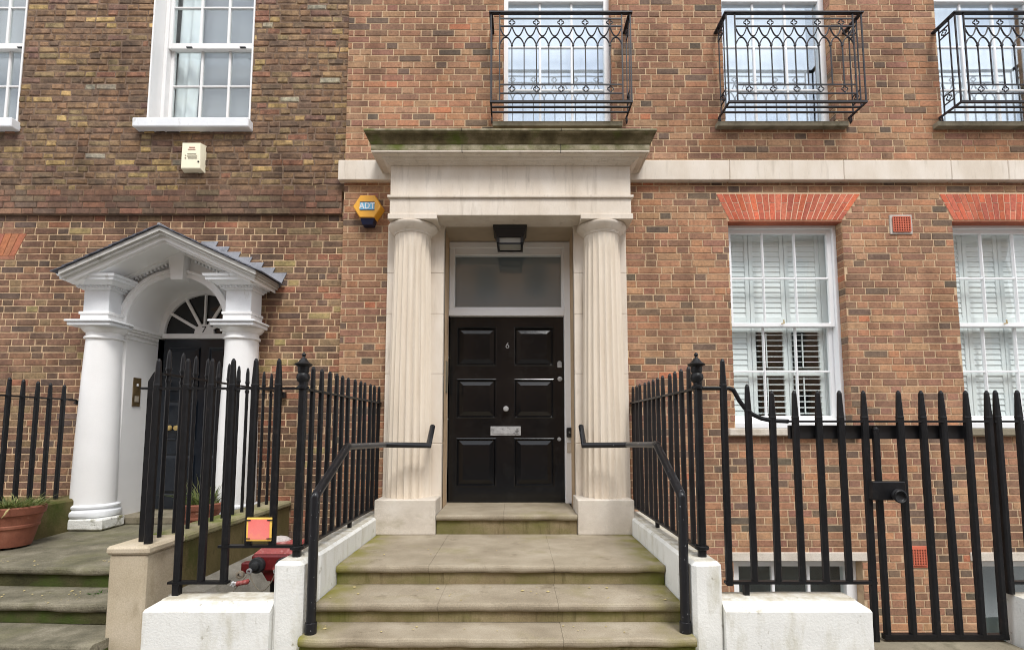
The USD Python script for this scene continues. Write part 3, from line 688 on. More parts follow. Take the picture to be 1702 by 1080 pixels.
for k, w in enumerate(B6):
    xa, xb = w['x']; za, zb = w['z']
    obj('basement_lintel', bx(xa - 0.06, xb + 0.05, Y6 - 0.012, Y6 + 0.1, zb, zb + 0.082, 0.005), 'limestone_dull', house)
    YY = Y6 + 0.1
    win = obj('basement_window', [bx(xa, xa + 0.09, YY, YY + 0.1, za, zb, 0.003), bx(xb - 0.10, xb, YY, YY + 0.1, za, zb, 0.003), bx(xa + 0.09, xb - 0.1, YY, YY + 0.1, zb - 0.075, zb, 0.004)], 'white_joinery', house)
    gx0, gx1 = xa + 0.09, xb - 0.10
    for i in (1, 2):
        x = gx0 + (gx1 - gx0) * i / 3
        obj('glazing_bar', bx(x - 0.015, x + 0.015, YY + 0.03, YY + 0.07, za, zb - 0.075, 0.004), 'white_joinery', win)
    obj('blind_sheet', bx(xa + 0.02, xb - 0.02, YY + 0.2, YY + 0.204, za, zb), 'basement_blind', house)
    for i in range(3):
        obj('pane', bx(gx0 + (gx1 - gx0) * i / 3 + 0.015 * (i > 0), gx0 + (gx1 - gx0) * (i + 1) / 3 - 0.015 * (i < 2), YY + 0.048, YY + 0.052, za, zb - 0.075), 'pane', win)

# ---- front door, frame and fanlight (door plane set back in the porch)
YD = 5.40
DX0, DX1, DZ0, DZ1 = -0.713, 0.505, 0.742, 2.690
door = obj('front_door', bx(DX0, DX1, YD + 0.02, YD + 0.07, DZ0, DZ1, 0.003), 'black_gloss', house, label='glossy black six-panel front door')
dw, dh = DX1 - DX0, DZ1 - DZ0
def dpx(u): return DX0 + (u - 125) / (1257 - 125) * dw          # columns measured on the door
rails = [(0.0, 0.105), (0.395, 0.47 - 0.0), (0.735, 0.80), (0.955, 1.0)]
# panel rectangles as fractions of the door (x0, x1, z0, z1)
PAN = []
for x0, x1 in ((0.075, 0.405), (0.575, 0.905)):
    for z0, z1 in ((0.085, 0.335), (0.450, 0.655), (0.735, 0.940)):
        PAN.append((DX0 + x0 * dw, DX0 + x1 * dw, DZ0 + z0 * dh, DZ0 + z1 * dh))
face = sbox(DX0 + 0.002, DZ0 + 0.002, DX1 - 0.002, DZ1 - 0.002).difference(unary_union([sbox(a, c, b, d) for a, b, c, d in PAN]))
obj('door_face', ext_xz(face, YD, YD + 0.021), 'black_gloss', door)
def ring_bevel(a, b, c, d, w, y0, y1):
    """A sloping frame inside a rectangle from depth y0 (outside) to y1 (inside)."""
    V = [(a, y0, c), (b, y0, c), (b, y0, d), (a, y0, d), (a + w, y1, c + w), (b - w, y1, c + w), (b - w, y1, d - w), (a + w, y1, d - w)]
    F = []
    for k in range(4):
        k2 = (k + 1) % 4
        F += [[k, k2, 4 + k2], [k, 4 + k2, 4 + k]]
    return np.array(V, float), np.array(F)
for a, b, c, d in PAN:
    g = 0.012
    obj('door_panel', [ring_bevel(a, b, c, d, 0.014, YD - 0.006, YD + 0.016), ring_bevel(a - 0.012, b + 0.012, c - 0.012, d + 0.012, 0.012, YD - 0.0005, YD - 0.006),
                       ring_bevel(a + 0.02, b - 0.02, c + 0.02, d - 0.02, 0.042, YD + 0.0165, YD + 0.001), bx(a + 0.062, b - 0.062, YD + 0.001, YD + 0.02, c + 0.062, d - 0.062)], 'black_gloss', door)
def dpt(u, v): return at(u, v, YD)
x, z = dpt(843.5, 574); obj('door_number', face_text('6', 0.058, x, YD - 0.0005, z, 0.004), 'steel', door)
x, z = dpt(841, 679.5); obj('door_knob', [lathe([(0.001, 0), (0.012, 0.0), (0.012, 0.018), (0.027, 0.026), (0.030, 0.038), (0.022, 0.05), (0.001, 0.054)], seg=20)], 'steel', door, smooth=40)
def face_lathe(prof, X, Y, Z, seg=20):
    v, f = lathe(prof, seg=seg)
    return np.c_[v[:, 0] + X, Y - v[:, 2], v[:, 1] + Z], f
stage.RemovePrim(str(door.GetPath()) + '/door_knob'); used[(str(door.GetPath()), 'door_knob')] = 0
obj('door_knob', face_lathe([(0.001, 0), (0.012, 0.0), (0.012, 0.018), (0.027, 0.026), (0.030, 0.038), (0.022, 0.05), (0.001, 0.054)], x, YD, z), 'steel', door, smooth=40)
x, z = dpt(840.5, 716)
lb = obj('letter_box', bx(x - 0.160, x + 0.160, YD - 0.008, YD + 0.002, z - 0.048, z + 0.048, 0.003), 'steel', door)
obj('letter_flap', bx(x - 0.135, x + 0.135, YD - 0.012, YD - 0.0085, z - 0.030, z + 0.030, 0.002), 'steel', lb)
x, z = dpt(930, 605.5); obj('lock_plate', [face_lathe([(0.024, 0), (0.024, 0.01), (0.018, 0.014), (0.001, 0.014)], x, YD, z + 0.012), bx(x - 0.024, x + 0.024, YD - 0.012, YD + 0.002, z - 0.035, z + 0.008, 0.003)], 'steel', door)
x, z = dpt(930.5, 629.5); obj('lock_cylinder', face_lathe([(0.025, 0), (0.025, 0.008), (0.016, 0.014), (0.001, 0.014)], x, YD, z), 'steel', door, smooth=40)
x, z = dpt(929.5, 729.5); obj('keyhole', face_lathe([(0.020, 0), (0.020, 0.006), (0.010, 0.009), (0.001, 0.006)], x, YD, z), 'steel', door, smooth=40)
YF = 5.345
fx0, fx1 = -0.765, 0.595
frame = obj('door_frame', [bx(fx0, DX0 - 0.003, YF, YF + 0.14, 0.735, 3.50, 0.004), bx(DX1 + 0.003, fx1, YF, YF + 0.14, 0.735, 3.50, 0.004),
                   bx(DX0 - 0.003, DX1 + 0.003, YF, YF + 0.14, 3.435, 3.50, 0.004), bx(DX0 - 0.003, DX1 + 0.003, YF - 0.004, YF + 0.14, DZ1 + 0.003, DZ1 + 0.075, 0.005)], 'white_joinery', house, label='white painted door frame with a fanlight')
obj('fanlight_frame', [bx(DX0 - 0.003, DX0 + 0.055, YF + 0.012, YF + 0.1, DZ1 + 0.075, 3.435, 0.004), bx(DX1 - 0.022, DX1 + 0.003, YF + 0.012, YF + 0.1, DZ1 + 0.075, 3.435, 0.004),
                       bx(DX0 + 0.055, DX1 - 0.022, YF + 0.012, YF + 0.1, 3.36, 3.435, 0.004), bx(DX0 + 0.055, DX1 - 0.022, YF + 0.012, YF + 0.1, DZ1 + 0.075, DZ1 + 0.10, 0.004)], 'white_joinery', frame)
obj('fanlight_pane', bx(DX0 + 0.05, DX1 - 0.02, YF + 0.05, YF + 0.054, DZ1 + 0.10, 3.362), 'pane_old', frame)
obj('hall_wall', bx(-0.76, 0.59, 5.50, 5.52, 0.6, 3.6), 'hall_paint', house)

# ================================================================== PORCH
porch = thing('stone_porch', 'cream limestone porch with two fluted columns around the black door', 'porch')
EX0, EX1, EY = -1.196, 1.087, 4.675
SOF = 3.505
ent = group('entablature', porch)
obj('architrave', [bx(EX0, EX1, EY, EY + 0.28, SOF, 3.672, 0.004), bx(EX0, PORCH_X[0] + 0.01, EY + 0.281, 5.0, SOF + 0.001, 3.67), bx(PORCH_X[1] - 0.01, EX1, EY + 0.281, 5.0, SOF + 0.001, 3.67)], 'limestone', ent)
obj('taenia', [u_mould(EX0, EX1, EY, 5.0, [(0.0, 3.672), (0.020, 3.676), (0.020, 3.697), (0.004, 3.703), (-0.05, 3.703), (-0.05, 3.672)])], 'limestone', ent)
obj('frieze', bx(EX0 + 0.003, EX1 - 0.003, EY + 0.003, 5.0, 3.7005, 3.996, 0.003), 'limestone', ent)
obj('ceiling', bx(EX0 + 0.02, EX1 - 0.02, EY + 0.02, 5.42, SOF + 0.0025, 3.55), 'shaded_ceiling_stone', ent)
# cornice in three stones on the front
cx = [at(u, 240, 4.53)[0] for u in (768, 932)]
bed = [(-0.05, 3.994), (0.006, 3.994), (0.012, 4.006), (0.032, 4.012), (0.040, 4.024), (0.062, 4.034), (0.070, 4.046), (0.118, 4.048), (0.126, 4.058), (0.145, 4.050), (0.145, 4.064), (-0.05, 4.07)]
fas = [(-0.05, 4.0645), (0.147, 4.0645), (0.147, 4.118), (-0.05, 4.118)]
cym = [(-0.05, 4.1185), (0.150, 4.1185), (0.154, 4.126), (0.160, 4.150), (0.176, 4.178), (0.194, 4.200), (0.200, 4.212), (0.200, 4.218), (-0.05, 4.222)]
top = [(-0.06, 4.2185), (0.207, 4.2185), (0.209, 4.240), (0.195, 4.252), (-0.3, 4.30), (-0.3, 4.2185)]
obj('bed_moulding', u_mould(EX0, EX1, EY, 5.02, bed), 'limestone', ent)
obj('corona', u_mould(EX0, EX1, EY, 5.02, fas), 'cornice_fascia', ent)
obj('cymatium', u_mould(EX0, EX1, EY, 5.02, cym), 'cornice_top', ent)
obj('weathering', [bx(EX0 - 0.205, EX1 + 0.205, EY - 0.205, 5.02, 4.219, 4.240, 0.004), hull([(EX0 - 0.19, EY - 0.19, 4.2405), (EX1 + 0.19, EY - 0.19, 4.2405), (EX0 - 0.1, 5.01, 4.2405), (EX1 + 0.1, 5.01, 4.2405), (EX0 - 0.05, 5.01, 4.31), (EX1 + 0.05, 5.01, 4.31)])], 'cornice_fascia', ent)
for x in cx:
    obj('stone_joint', [bx(x - 0.002, x + 0.002, EY - 0.150, EY - 0.02, 4.05, 4.118), bx(x - 0.002, x + 0.002, EY - 0.211, EY - 0.02, 4.2185, 4.2425)], 'void', ent)
# pilasters and the lining of the recess
for k, (x0, x1, sx) in enumerate(((-1.272, PORCH_X[0], -0.765), (PORCH_X[1], 1.087, 0.62))):
    lo, hi = min(x1 if k == 0 else x0, sx), max(x1 if k == 0 else x0, sx)
    courses = [0.70, 1.36, 2.03, 2.62, 3.03, SOF]
    p = group('pilaster', porch)
    for a, b in zip(courses[:-1], courses[1:]):
        obj('pilaster_stone', bx(x0, x1, 4.93 + rng.uniform(0, 0.001), 5.05, a + 0.0012, b - 0.0012, 0.003), 'limestone', p)
    zz = [0.70, 1.60, 2.25, 2.95, SOF]
    for a, b in zip(zz[:-1], zz[1:]):
        if k == 0: obj('reveal_stone', bx(x1 - 0.2, x1 - 0.001, 5.0515, 5.50, a + 0.0012, b - 0.0012, 0.003), 'limestone', p)
        else: obj('reveal_stone', bx(x0 + 0.001, x0 + 0.2, 5.0515, 5.50, a + 0.0012, b - 0.0012, 0.003), 'limestone', p)

def fluted(cx_, cy_, z0, z1, rb, rt, n=20, depth=0.030, rows=14, seg_per=8):
    V = []; F = []
    m = n * seg_per
    a = np.arange(m) / m * 2 * np.pi
    t = (np.arange(m) % seg_per) / seg_per
    fl = 1 - (2 * t - 1) ** 2
    zs = np.linspace(0, 1, rows)
    for s in zs:
        R = rb + (rt - rb) * (0.55 * s + 0.45 * s * s)
        e = min(1, (1 - s) / 0.012) if s > 0.95 else 1.0
        r = R - depth * R / rb * fl * max(e, 0.0)
        V.append(np.c_[cx_ + r * np.cos(a), cy_ + r * np.sin(a), np.full(m, z0 + s * (z1 - z0))])
    V = np.vstack(V)
    for i in range(rows - 1):
        for j in range(m):
            k = (j + 1) % m
            F += [[i * m + j, i * m + k, (i + 1) * m + k], [i * m + j, (i + 1) * m + k, (i + 1) * m + j]]
    return V, np.array(F)

for k, (cx_, px0, px1) in enumerate(((-1.012, -1.262, -0.718), (0.836, 0.548, 1.050))):
    cy_ = 4.885
    c = group('column', porch)
    obj('plinth_block', bx(px0, px1, 4.62, 5.0, 0.564, 0.868, 0.006), 'limestone_dull', c)
    obj('shaft', fluted(cx_, cy_, 0.868, 3.372, 0.210, 0.172), 'limestone_streaked', c, smooth=35)
    obj('echinus', lathe([(0.165, 3.365), (0.178, 3.368), (0.180, 3.378), (0.184, 3.381), (0.184, 3.387), (0.190, 3.390), (0.215, 3.412), (0.234, 3.432), (0.242, 3.447), (0.240, 3.458), (0.228, 3.465), (0.01, 3.465)], (cx_, cy_, 0), 48), 'limestone', c, smooth=40)
    ax = cx_ + (0.020 if k == 0 else 0.013)
    obj('abacus', bx(max(ax - 0.252, EX0 - 0.014) if k == 0 else ax - 0.240, ax + 0.245 if k == 0 else EX1 + 0.014, EY - 0.014, 5.0, 3.465, SOF + 0.014, 0.004), 'limestone', c)

# ================================================================== ENTRANCE STEPS
def step_profile(yf, yb, z0, z1, nose=0.028, th=0.052):
    """Section of a step (y, z): riser, rounded nosing that oversails, tread."""
    pts = [(yb, z0), (yf + nose, z0), (yf + nose, z1 - th)]
    for k in range(7):
        a = -math.pi / 2 - k / 6 * math.pi / 2
        pts.append((yf + 0.026 + 0.026 * math.cos(a - 0) , z1 - th + 0.026 + 0.026 * math.sin(a)))
    pts += [(yf, z1 - 0.016), (yf + 0.005, z1 - 0.005), (yf + 0.016, z1), (yb, z1)]
    return pts
SX0, SX1 = -1.237, 1.023
steps = thing('entrance_steps', 'broad worn sandstone steps with rounded nosings up to the black door', 'steps')
def make_step(parent, x_cuts, yf, yb, z0, z1, tread, riser, rot=None, nm='step_stone'):
    for a, b in zip(x_cuts[:-1], x_cuts[1:]):
        prof = step_profile(yf, yb, z0, z1)
        # tread stone (upper part) and riser stone (lower part) as their own pieces
        P = Polygon(prof).buffer(0)
        tr = P.intersection(sbox(yf - 1, z1 - 0.0525, yb + 1, z1 + 1)); ri = P.intersection(sbox(yf - 1, z0 - 1, yb + 1, z1 - 0.0535))
        m1, m2 = ext_yz(tr, a + 0.0008, b - 0.0008), ext_yz(ri, a + 0.0008, b - 0.0008)
        v = np.array(m1[0]); dz = rng.uniform(-0.002, 0.002); v[:, 2] += dz * (v[:, 0] - a) ; m1 = (v, m1[1])
        if rot: m1, m2 = rot_z(m1, *rot), rot_z(m2, *rot)
        obj(nm, worn(m1, 0.0028 if tread == 'step_tread' else 0.006, 7.0, 0.06, yf + 0.01), tread, parent, smooth=40)
        obj('riser_stone', m2, riser, parent)
make_step(steps, [-0.712, -0.115, 0.545], 4.625, 5.42, 0.564, 0.736, 'step_tread', 'step_riser')
make_step(steps, [SX0, -0.60, 0.262, SX1], 3.602, 4.70, 0.434, 0.563, 'step_tread', 'step_riser')
make_step(steps, [SX0, -0.48, 0.257, SX1], 3.233, 3.70, 0.316, 0.433, 'step_tread', 'step_riser')
make_step(steps, [SX0, 0.268, SX1], 3.001, 3.33, 0.170, 0.315, 'step_tread', 'step_riser')
make_step(steps, [SX0, -0.3, SX1], 2.72, 3.1, 0.001, 0.169, 'step_tread', 'step_riser')
obj('step_base', bx(SX0 + 0.01, SX1 - 0.01, 3.1, 5.4, -1.3, 0.168), 'step_riser', steps)
obj('step_base', bx(SX0 + 0.01, SX1 - 0.01, 3.35, 5.4, 0.1685, 0.31), 'step_riser', steps)
obj('step_base', bx(SX0 + 0.01, SX1 - 0.01, 3.8, 5.4, 0.3105, 0.43), 'step_riser', steps)
obj('step_base', bx(SX0 + 0.05, SX1 - 0.02, 4.71, 5.4, 0.431, 0.56), 'step_riser', steps)

# white painted dwarf walls beside the steps
for (a, b, lab) in ((-1.412, -1.239, 'white painted dwarf wall with end pier left of the broad steps'), (1.025, 1.198, 'white painted dwarf wall with end pier right of the broad steps')):
    t = thing('dwarf_wall', lab, 'wall')
    obj('pier', worn(bx(a, b, 3.05, 3.32, -0.2, 0.728, 0.022), 0.004, 6.0), 'white_masonry', t, smooth=30)
    obj('kerb_wall', worn(bx(a + 0.003, b - 0.003, 3.322, 4.985, -0.6, 0.716, 0.018), 0.004, 5.0, 0.07), 'white_masonry', t, smooth=30)

# low white front walls
def low_wall(x0, x1, lab, bev0=0.03, bev1=0.05):
    prof = [(3.03, -0.2), (3.03, 0.452), (3.045, 0.462), (3.090, 0.498), (3.105, 0.503), (3.23, 0.505), (3.23, -1.2), (3.10, -1.2), (3.10, -0.2)]
    v, f = ext_yz(prof, x0, x1)
    v = np.array(v)
    for i in range(len(v)):                                         # ends slope in above the bevel
        if v[i, 2] > 0.48:
            if abs(v[i, 0] - x0) < 1e-6: v[i, 0] += bev0
            if abs(v[i, 0] - x1) < 1e-6: v[i, 0] -= bev1
    return obj('low_wall', worn((v, f), 0.004, 6.0, 0.06), 'white_masonry', None, smooth=30, label=lab, cat='wall')
low_wall(-2.140, -1.414, 'low white wall with bevelled top behind which the red inlet stands', 0.06, 0.0)
low_wall(1.200, 2.040, 'low white wall with bevelled top under the curved railing', 0.0, 0.05)
low_wall(2.94, 5.2, 'low white wall at the right edge, beyond the iron gate', 0.05, 0.0)
obj('gate_sill', bx(2.042, 2.938, 3.02, 3.32, -0.15, 0.235, 0.01), 'sill_stone', None, label='grey stone sill under the black iron gate', cat='sill')

# ================================================================== RAILINGS
def picket(x, y, z0, z1, w=0.0355, taper=0.17, tip=0.024, lean=0.0):
    """A square railing bar with softened arrises that narrows to a blunt point."""
    h = w / 2; c = h * 0.45
    def ring(r, cc, z):
        k = r / h
        return [(x + a * k, y + b * k, z) for a, b in ((-h, -h + c), (-h + c, -h), (h - c, -h), (h, -h + c), (h, h - c), (h - c, h), (-h + c, h), (-h, h - c))]
    levels = [(h, z0), (h, z1 - taper), (h * 1.06, z1 - taper + 0.004), (h * 0.96, z1 - taper + 0.012), (tip / 2, z1 - 0.016), (tip / 4, z1)]
    V = []
    for r, z in levels: V += ring(r, c, z)
    F = []
    n = 8
    for i in range(len(levels) - 1):
        for j in range(n):
            k = (j + 1) % n
            F += [[i * n + j, i * n + k, (i + 1) * n + k], [i * n + j, (i + 1) * n + k, (i + 1) * n + j]]
    b0, t0 = len(V), len(V) + 1
    V += [(x, y, z0), (x, y, z1 + 0.003)]
    for j in range(n):
        k = (j + 1) % n
        F += [[b0, k, j], [t0, (len(levels) - 1) * n + j, (len(levels) - 1) * n + k]]
    V = np.array(V); V[:, 0] += rng.uniform(-0.006, 0.006) * (V[:, 2] - z0) + rng.uniform(-0.0015, 0.0015); V[:, 1] += rng.uniform(-0.004, 0.004) * (V[:, 2] - z0)
    return V, np.array(F)

def newel(x, y, z0, parent):
    p = obj('newel_post', [picket(x, y, z0, 1.80, 0.046, 0.02, 0.04), lathe([(0.034, z0 + 0.05), (0.042, z0 + 0.055), (0.042, z0 + 0.07), (0.034, z0 + 0.075)], (x, y, 0), 12)], 'iron', parent, smooth=35)
    obj('newel_finial', lathe([(0.02, 1.745), (0.036, 1.748), (0.036, 1.762), (0.022, 1.772), (0.022, 1.785), (0.034, 1.795), (0.041, 1.815), (0.037, 1.838), (0.029, 1.846), (0.033, 1.852), (0.034, 1.885), (0.052, 1.895), (0.055, 1.902), (0.034, 1.914), (0.018, 1.936), (0.010, 1.942), (0.008, 1.950), (0.013, 1.957), (0.012, 1.966), (0.004, 1.976), (0.001, 1.978)], (x, y, 0), 20), 'iron', p, smooth=45)

YR = 3.18
for k, (X, lab) in enumerate(((-1.331, 'black iron railing receding to the wall left of the steps, urn-topped post'), (1.128, 'black iron railing receding to the wall right of the steps, urn-topped post'))):
    t = thing('stair_railing', lab, 'railing', 'railings beside the broad steps')
    newel(X, YR, 0.72, t)
    n = 12
    for i in range(n):
        y = YR + (4.93 - YR) * (i + 1) / n
        obj('picket', picket(X, y, 0.775, 1.905, 0.031, 0.16), 'iron_brown' if k == 1 else 'iron', t)
    obj('top_rail', bar((X, YR, 1.748), (X, 4.99, 1.748), 0.036, 0.014), 'iron', t)
    obj('bottom_rail', bar((X, YR, 0.768), (X, 4.99, 0.768), 0.036, 0.014), 'iron', t)
    obj('rail_foot', bx(X - 0.014, X + 0.014, 4.15, 4.18, 0.705, 0.762), 'iron', t)

# right front: fixed panel, high bar by the post, rail swept down
t = thing('front_railing', 'black iron railing whose top rail sweeps down beside the urn-topped post', 'railing')
obj('picket', picket(1.289, YR, 0.56, 1.935, 0.038), 'iron', t)
for x, zt in ((1.441, 1.775), (1.585, 1.735), (1.730, 1.735), (1.874, 1.735), (2.014, 1.735)):
    obj('picket', picket(x, YR, 0.58, zt, 0.037), 'iron', t)
obj('picket', picket(2.154, YR, 0.236, 1.735, 0.038), 'iron', t)
sw = [at(u, v, YR) for u, v in ((1162, 645), (1200, 645), (1212, 645), (1219, 648), (1224, 657), (1229, 666), (1238, 678), (1250, 688), (1265, 695), (1283, 699), (1310, 700))]
obj('swept_rail', tube([(a, YR, b) for a, b in sw], 0.0135, 10), 'iron', t, smooth=40)
obj('top_rail', bar((sw[-1][0] - 0.01, YR, 1.545), (2.168, YR, 1.545), 0.034, 0.013), 'iron', t)
obj('bottom_rail', bar((1.262, YR, 0.577), (2.172, YR, 0.577), 0.036, 0.016), 'iron', t)
obj('rail_foot', bx(1.372, 1.402, YR - 0.016, YR + 0.016, 0.50, 0.569), 'iron', t)
# gate
g = thing('iron_gate', 'black iron area gate with box lock, between the swept railing and the right edge', 'gate')
obj('picket', picket(2.225, YR, 0.26, 1.51, 0.036, 0.02, 0.034), 'iron', g)
for x in (2.380, 2.520, 2.657, 2.794, 2.925):
    obj('picket', picket(x, YR, 0.26, 1.735, 0.038), 'iron', g)
obj('top_rail', bar((2.18, YR, 1.545), (2.945, YR, 1.545), 0.034, 0.013), 'iron', g)
obj('bottom_rail', bar((2.20, YR, 0.262), (2.94, YR, 0.262), 0.036, 0.03), 'iron', g)
lx0, lx1 = at(1447, 815, 3.14)[0], at(1501, 815, 3.14)[0]
lk = obj('lock_box', bx(lx0, lx1, 3.115, 3.175, at(1470, 831, 3.12)[1], at(1470, 800, 3.12)[1], 0.005), 'iron', g)
kx, kz = at(1490, 822, 3.1)
obj('lock_knob', [face_lathe([(0.018, 0), (0.018, 0.02), (0.036, 0.022), (0.040, 0.035), (0.034, 0.046), (0.026, 0.040), (0.001, 0.036)], kx, 3.115, kz)], 'iron', lk, smooth=40)
aa = np.linspace(0, 2 * np.pi, 25)
obj('pull_ring', tube([(kx + 0.034 * math.cos(q), 3.068, kz - 0.006 + 0.034 * math.sin(q)) for q in aa], 0.006, 6, cap=False), 'iron', lk, smooth=40)
bx0, bx1 = at(1310, 718, 3.225)[0], at(1603, 718, 3.225)[0]
obj('head_plate', bx(bx0, bx1, 3.205, 3.235, 1.437, 1.522, 0.003), 'black_plastic', g)
for u in (1320, 1456): obj('plate_tab', bx(at(u, 718, 3.2)[0] - 0.012, at(u, 718, 3.2)[0] + 0.012, 3.198, 3.204, 1.44, 1.518), 'iron', g)
# fixed railing right of the gate
t = thing('front_railing', 'black iron railing at the right edge, standing beyond the gate', 'railing')
for i, x in enumerate((2.982, 3.112, 3.255, 3.40)):
    obj('picket', picket(x, YR, 0.51 if i == 0 else 0.58, 1.738, 0.038), 'iron', t)
obj('top_rail', bar((2.955, YR, 1.545), (3.6, YR, 1.545), 0.034, 0.013), 'iron', t)
obj('bottom_rail', bar((2.965, YR, 0.577), (3.6, YR, 0.577), 0.036, 0.016), 'iron', t)
# left front
t = thing('front_railing', 'black iron railing carrying the square orange sign, left of the broad steps', 'railing')
obj('picket', picket(-2.238, YR, 0.802, 1.935, 0.041), 'iron', t)
for x in (-2.048, -1.907, -1.766): obj('picket', picket(x, YR, 0.58, 1.936, 0.040), 'iron', t)
for x in (-1.628, -1.482): obj('picket', picket(x, YR, 0.795, 1.936, 0.040), 'iron', t)
obj('top_rail', bar((-2.335, YR, 1.750), (-1.331, YR, 1.750), 0.034, 0.013), 'iron', t)
obj('bottom_rail', bar((-2.095, YR, 0.577), (-1.738, YR, 0.577), 0.045, 0.014), 'iron', t, label='lower of two stepped bottom rails')
obj('bottom_rail', bar((-1.803, YR, 0.79), (-1.331, YR, 0.79), 0.045, 0.014), 'iron', t, label='upper of two stepped bottom rails')
obj('rail_foot', bx(-2.066, -2.028, YR - 0.02, YR + 0.02, 0.50, 0.569), 'iron', t)
# railing on the neighbour's kerb
t = thing('kerb_railing', 'black iron railing with rounded tips on the mossy kerb before the white doorcase', 'railing')
for i in range(11):
    y = 3.365 + 0.142 * i
    x = -2.30
    p = obj('picket', lathe([(0.013, 0.803), (0.013, 1.80), (0.017, 1.806), (0.017, 1.822), (0.013, 1.828), (0.013, 1.875), (0.018, 1.885), (0.018, 1.898), (0.0155, 1.905), (0.014, 1.975), (0.009, 2.010), (0.001, 2.022)], (x, y, 0), 10), 'iron', t, smooth=45)
obj('top_rail', bar((-2.30, 3.30, 1.855), (-2.30, 5.04, 1.855), 0.032, 0.012), 'iron', t)
obj('end_post', hull([(-2.335, 3.23, 0.796), (-2.30, 3.23, 0.796), (-2.335, 3.27, 0.796), (-2.30, 3.27, 0.796), (-2.335, 3.23, 1.80), (-2.30, 3.23, 1.86), (-2.335, 3.27, 1.80), (-2.30, 3.27, 1.86)]), 'iron', t)
obj('wall_fixing', bx(-2.33, -2.27, 5.0, 5.05, 1.80, 1.86, 0.004), 'iron', t)
# far left railing
t = thing('kerb_railing', 'black iron railing at the left edge, behind the large terracotta pot', 'railing')
for i in range(-3, 5):
    y = 4.22 + 0.128 * i
    obj('picket', picket(-4.2, y, 0.86, 1.922 - 0.004 * i, 0.034, 0.15), 'iron', t)
obj('top_rail', bar((-4.2, 3.7, 1.772), (-4.2, 4.80, 1.772), 0.034, 0.013), 'iron', t)
obj('rail_scroll', tube([(-4.2, 4.80, 1.772), (-4.2, 4.87, 1.770), (-4.2, 4.90, 1.755), (-4.2, 4.885, 1.74), (-4.2, 4.86, 1.745)], 0.011, 7), 'iron', t)

# handrails on the steps
for k, (s, xb, lab) in enumerate(((-1, -1.196, 'black tubular handrail on the left of the broad steps, flecked paint'), (1, 0.990, 'black tubular handrail on the right of the broad steps, flecked paint'))):
    t = thing('handrail', lab, 'handrail', 'handrails of the broad steps')
    xc = -1.012 if s < 0 else 0.836
    Yh = 3.085 if s < 0 else 3.10
    a = (xb, Yh, 0.31); b = (xb, Yh, 1.085); b2 = (xb + s * 0.0, Yh + 0.02, 1.108); c = (xb + s * 0.025, 3.72, 1.37 if s < 0 else 1.385); d = (xc + s * 0.125, 4.45, 1.362); e = (xc - s * 0.230, 4.60, 1.352); f = (xc - s * 0.230, 4.80, 1.522)
    obj('rail_tube', tube([a, b, b2, c], 0.0275, 14), 'handrail', t, smooth=35)
    obj('elbow', tube([np.array(c) - [0, 0.03, 0.012], c, np.array(c) + [0, 0.03, 0]], 0.028, 14), 'handrail', t, smooth=35)
    obj('rail_tube', tube([c, d], 0.0235, 12), 'handrail_worn', t, smooth=35)
    obj('rail_tube', tube([d, e, f], 0.0245, 12), 'handrail', t, smooth=35)
    obj('base_socket', lathe([(0.034, 0.316), (0.034, 0.375), (0.0305, 0.38)], (xb, Yh, 0), 16), 'handrail', t, smooth=35)

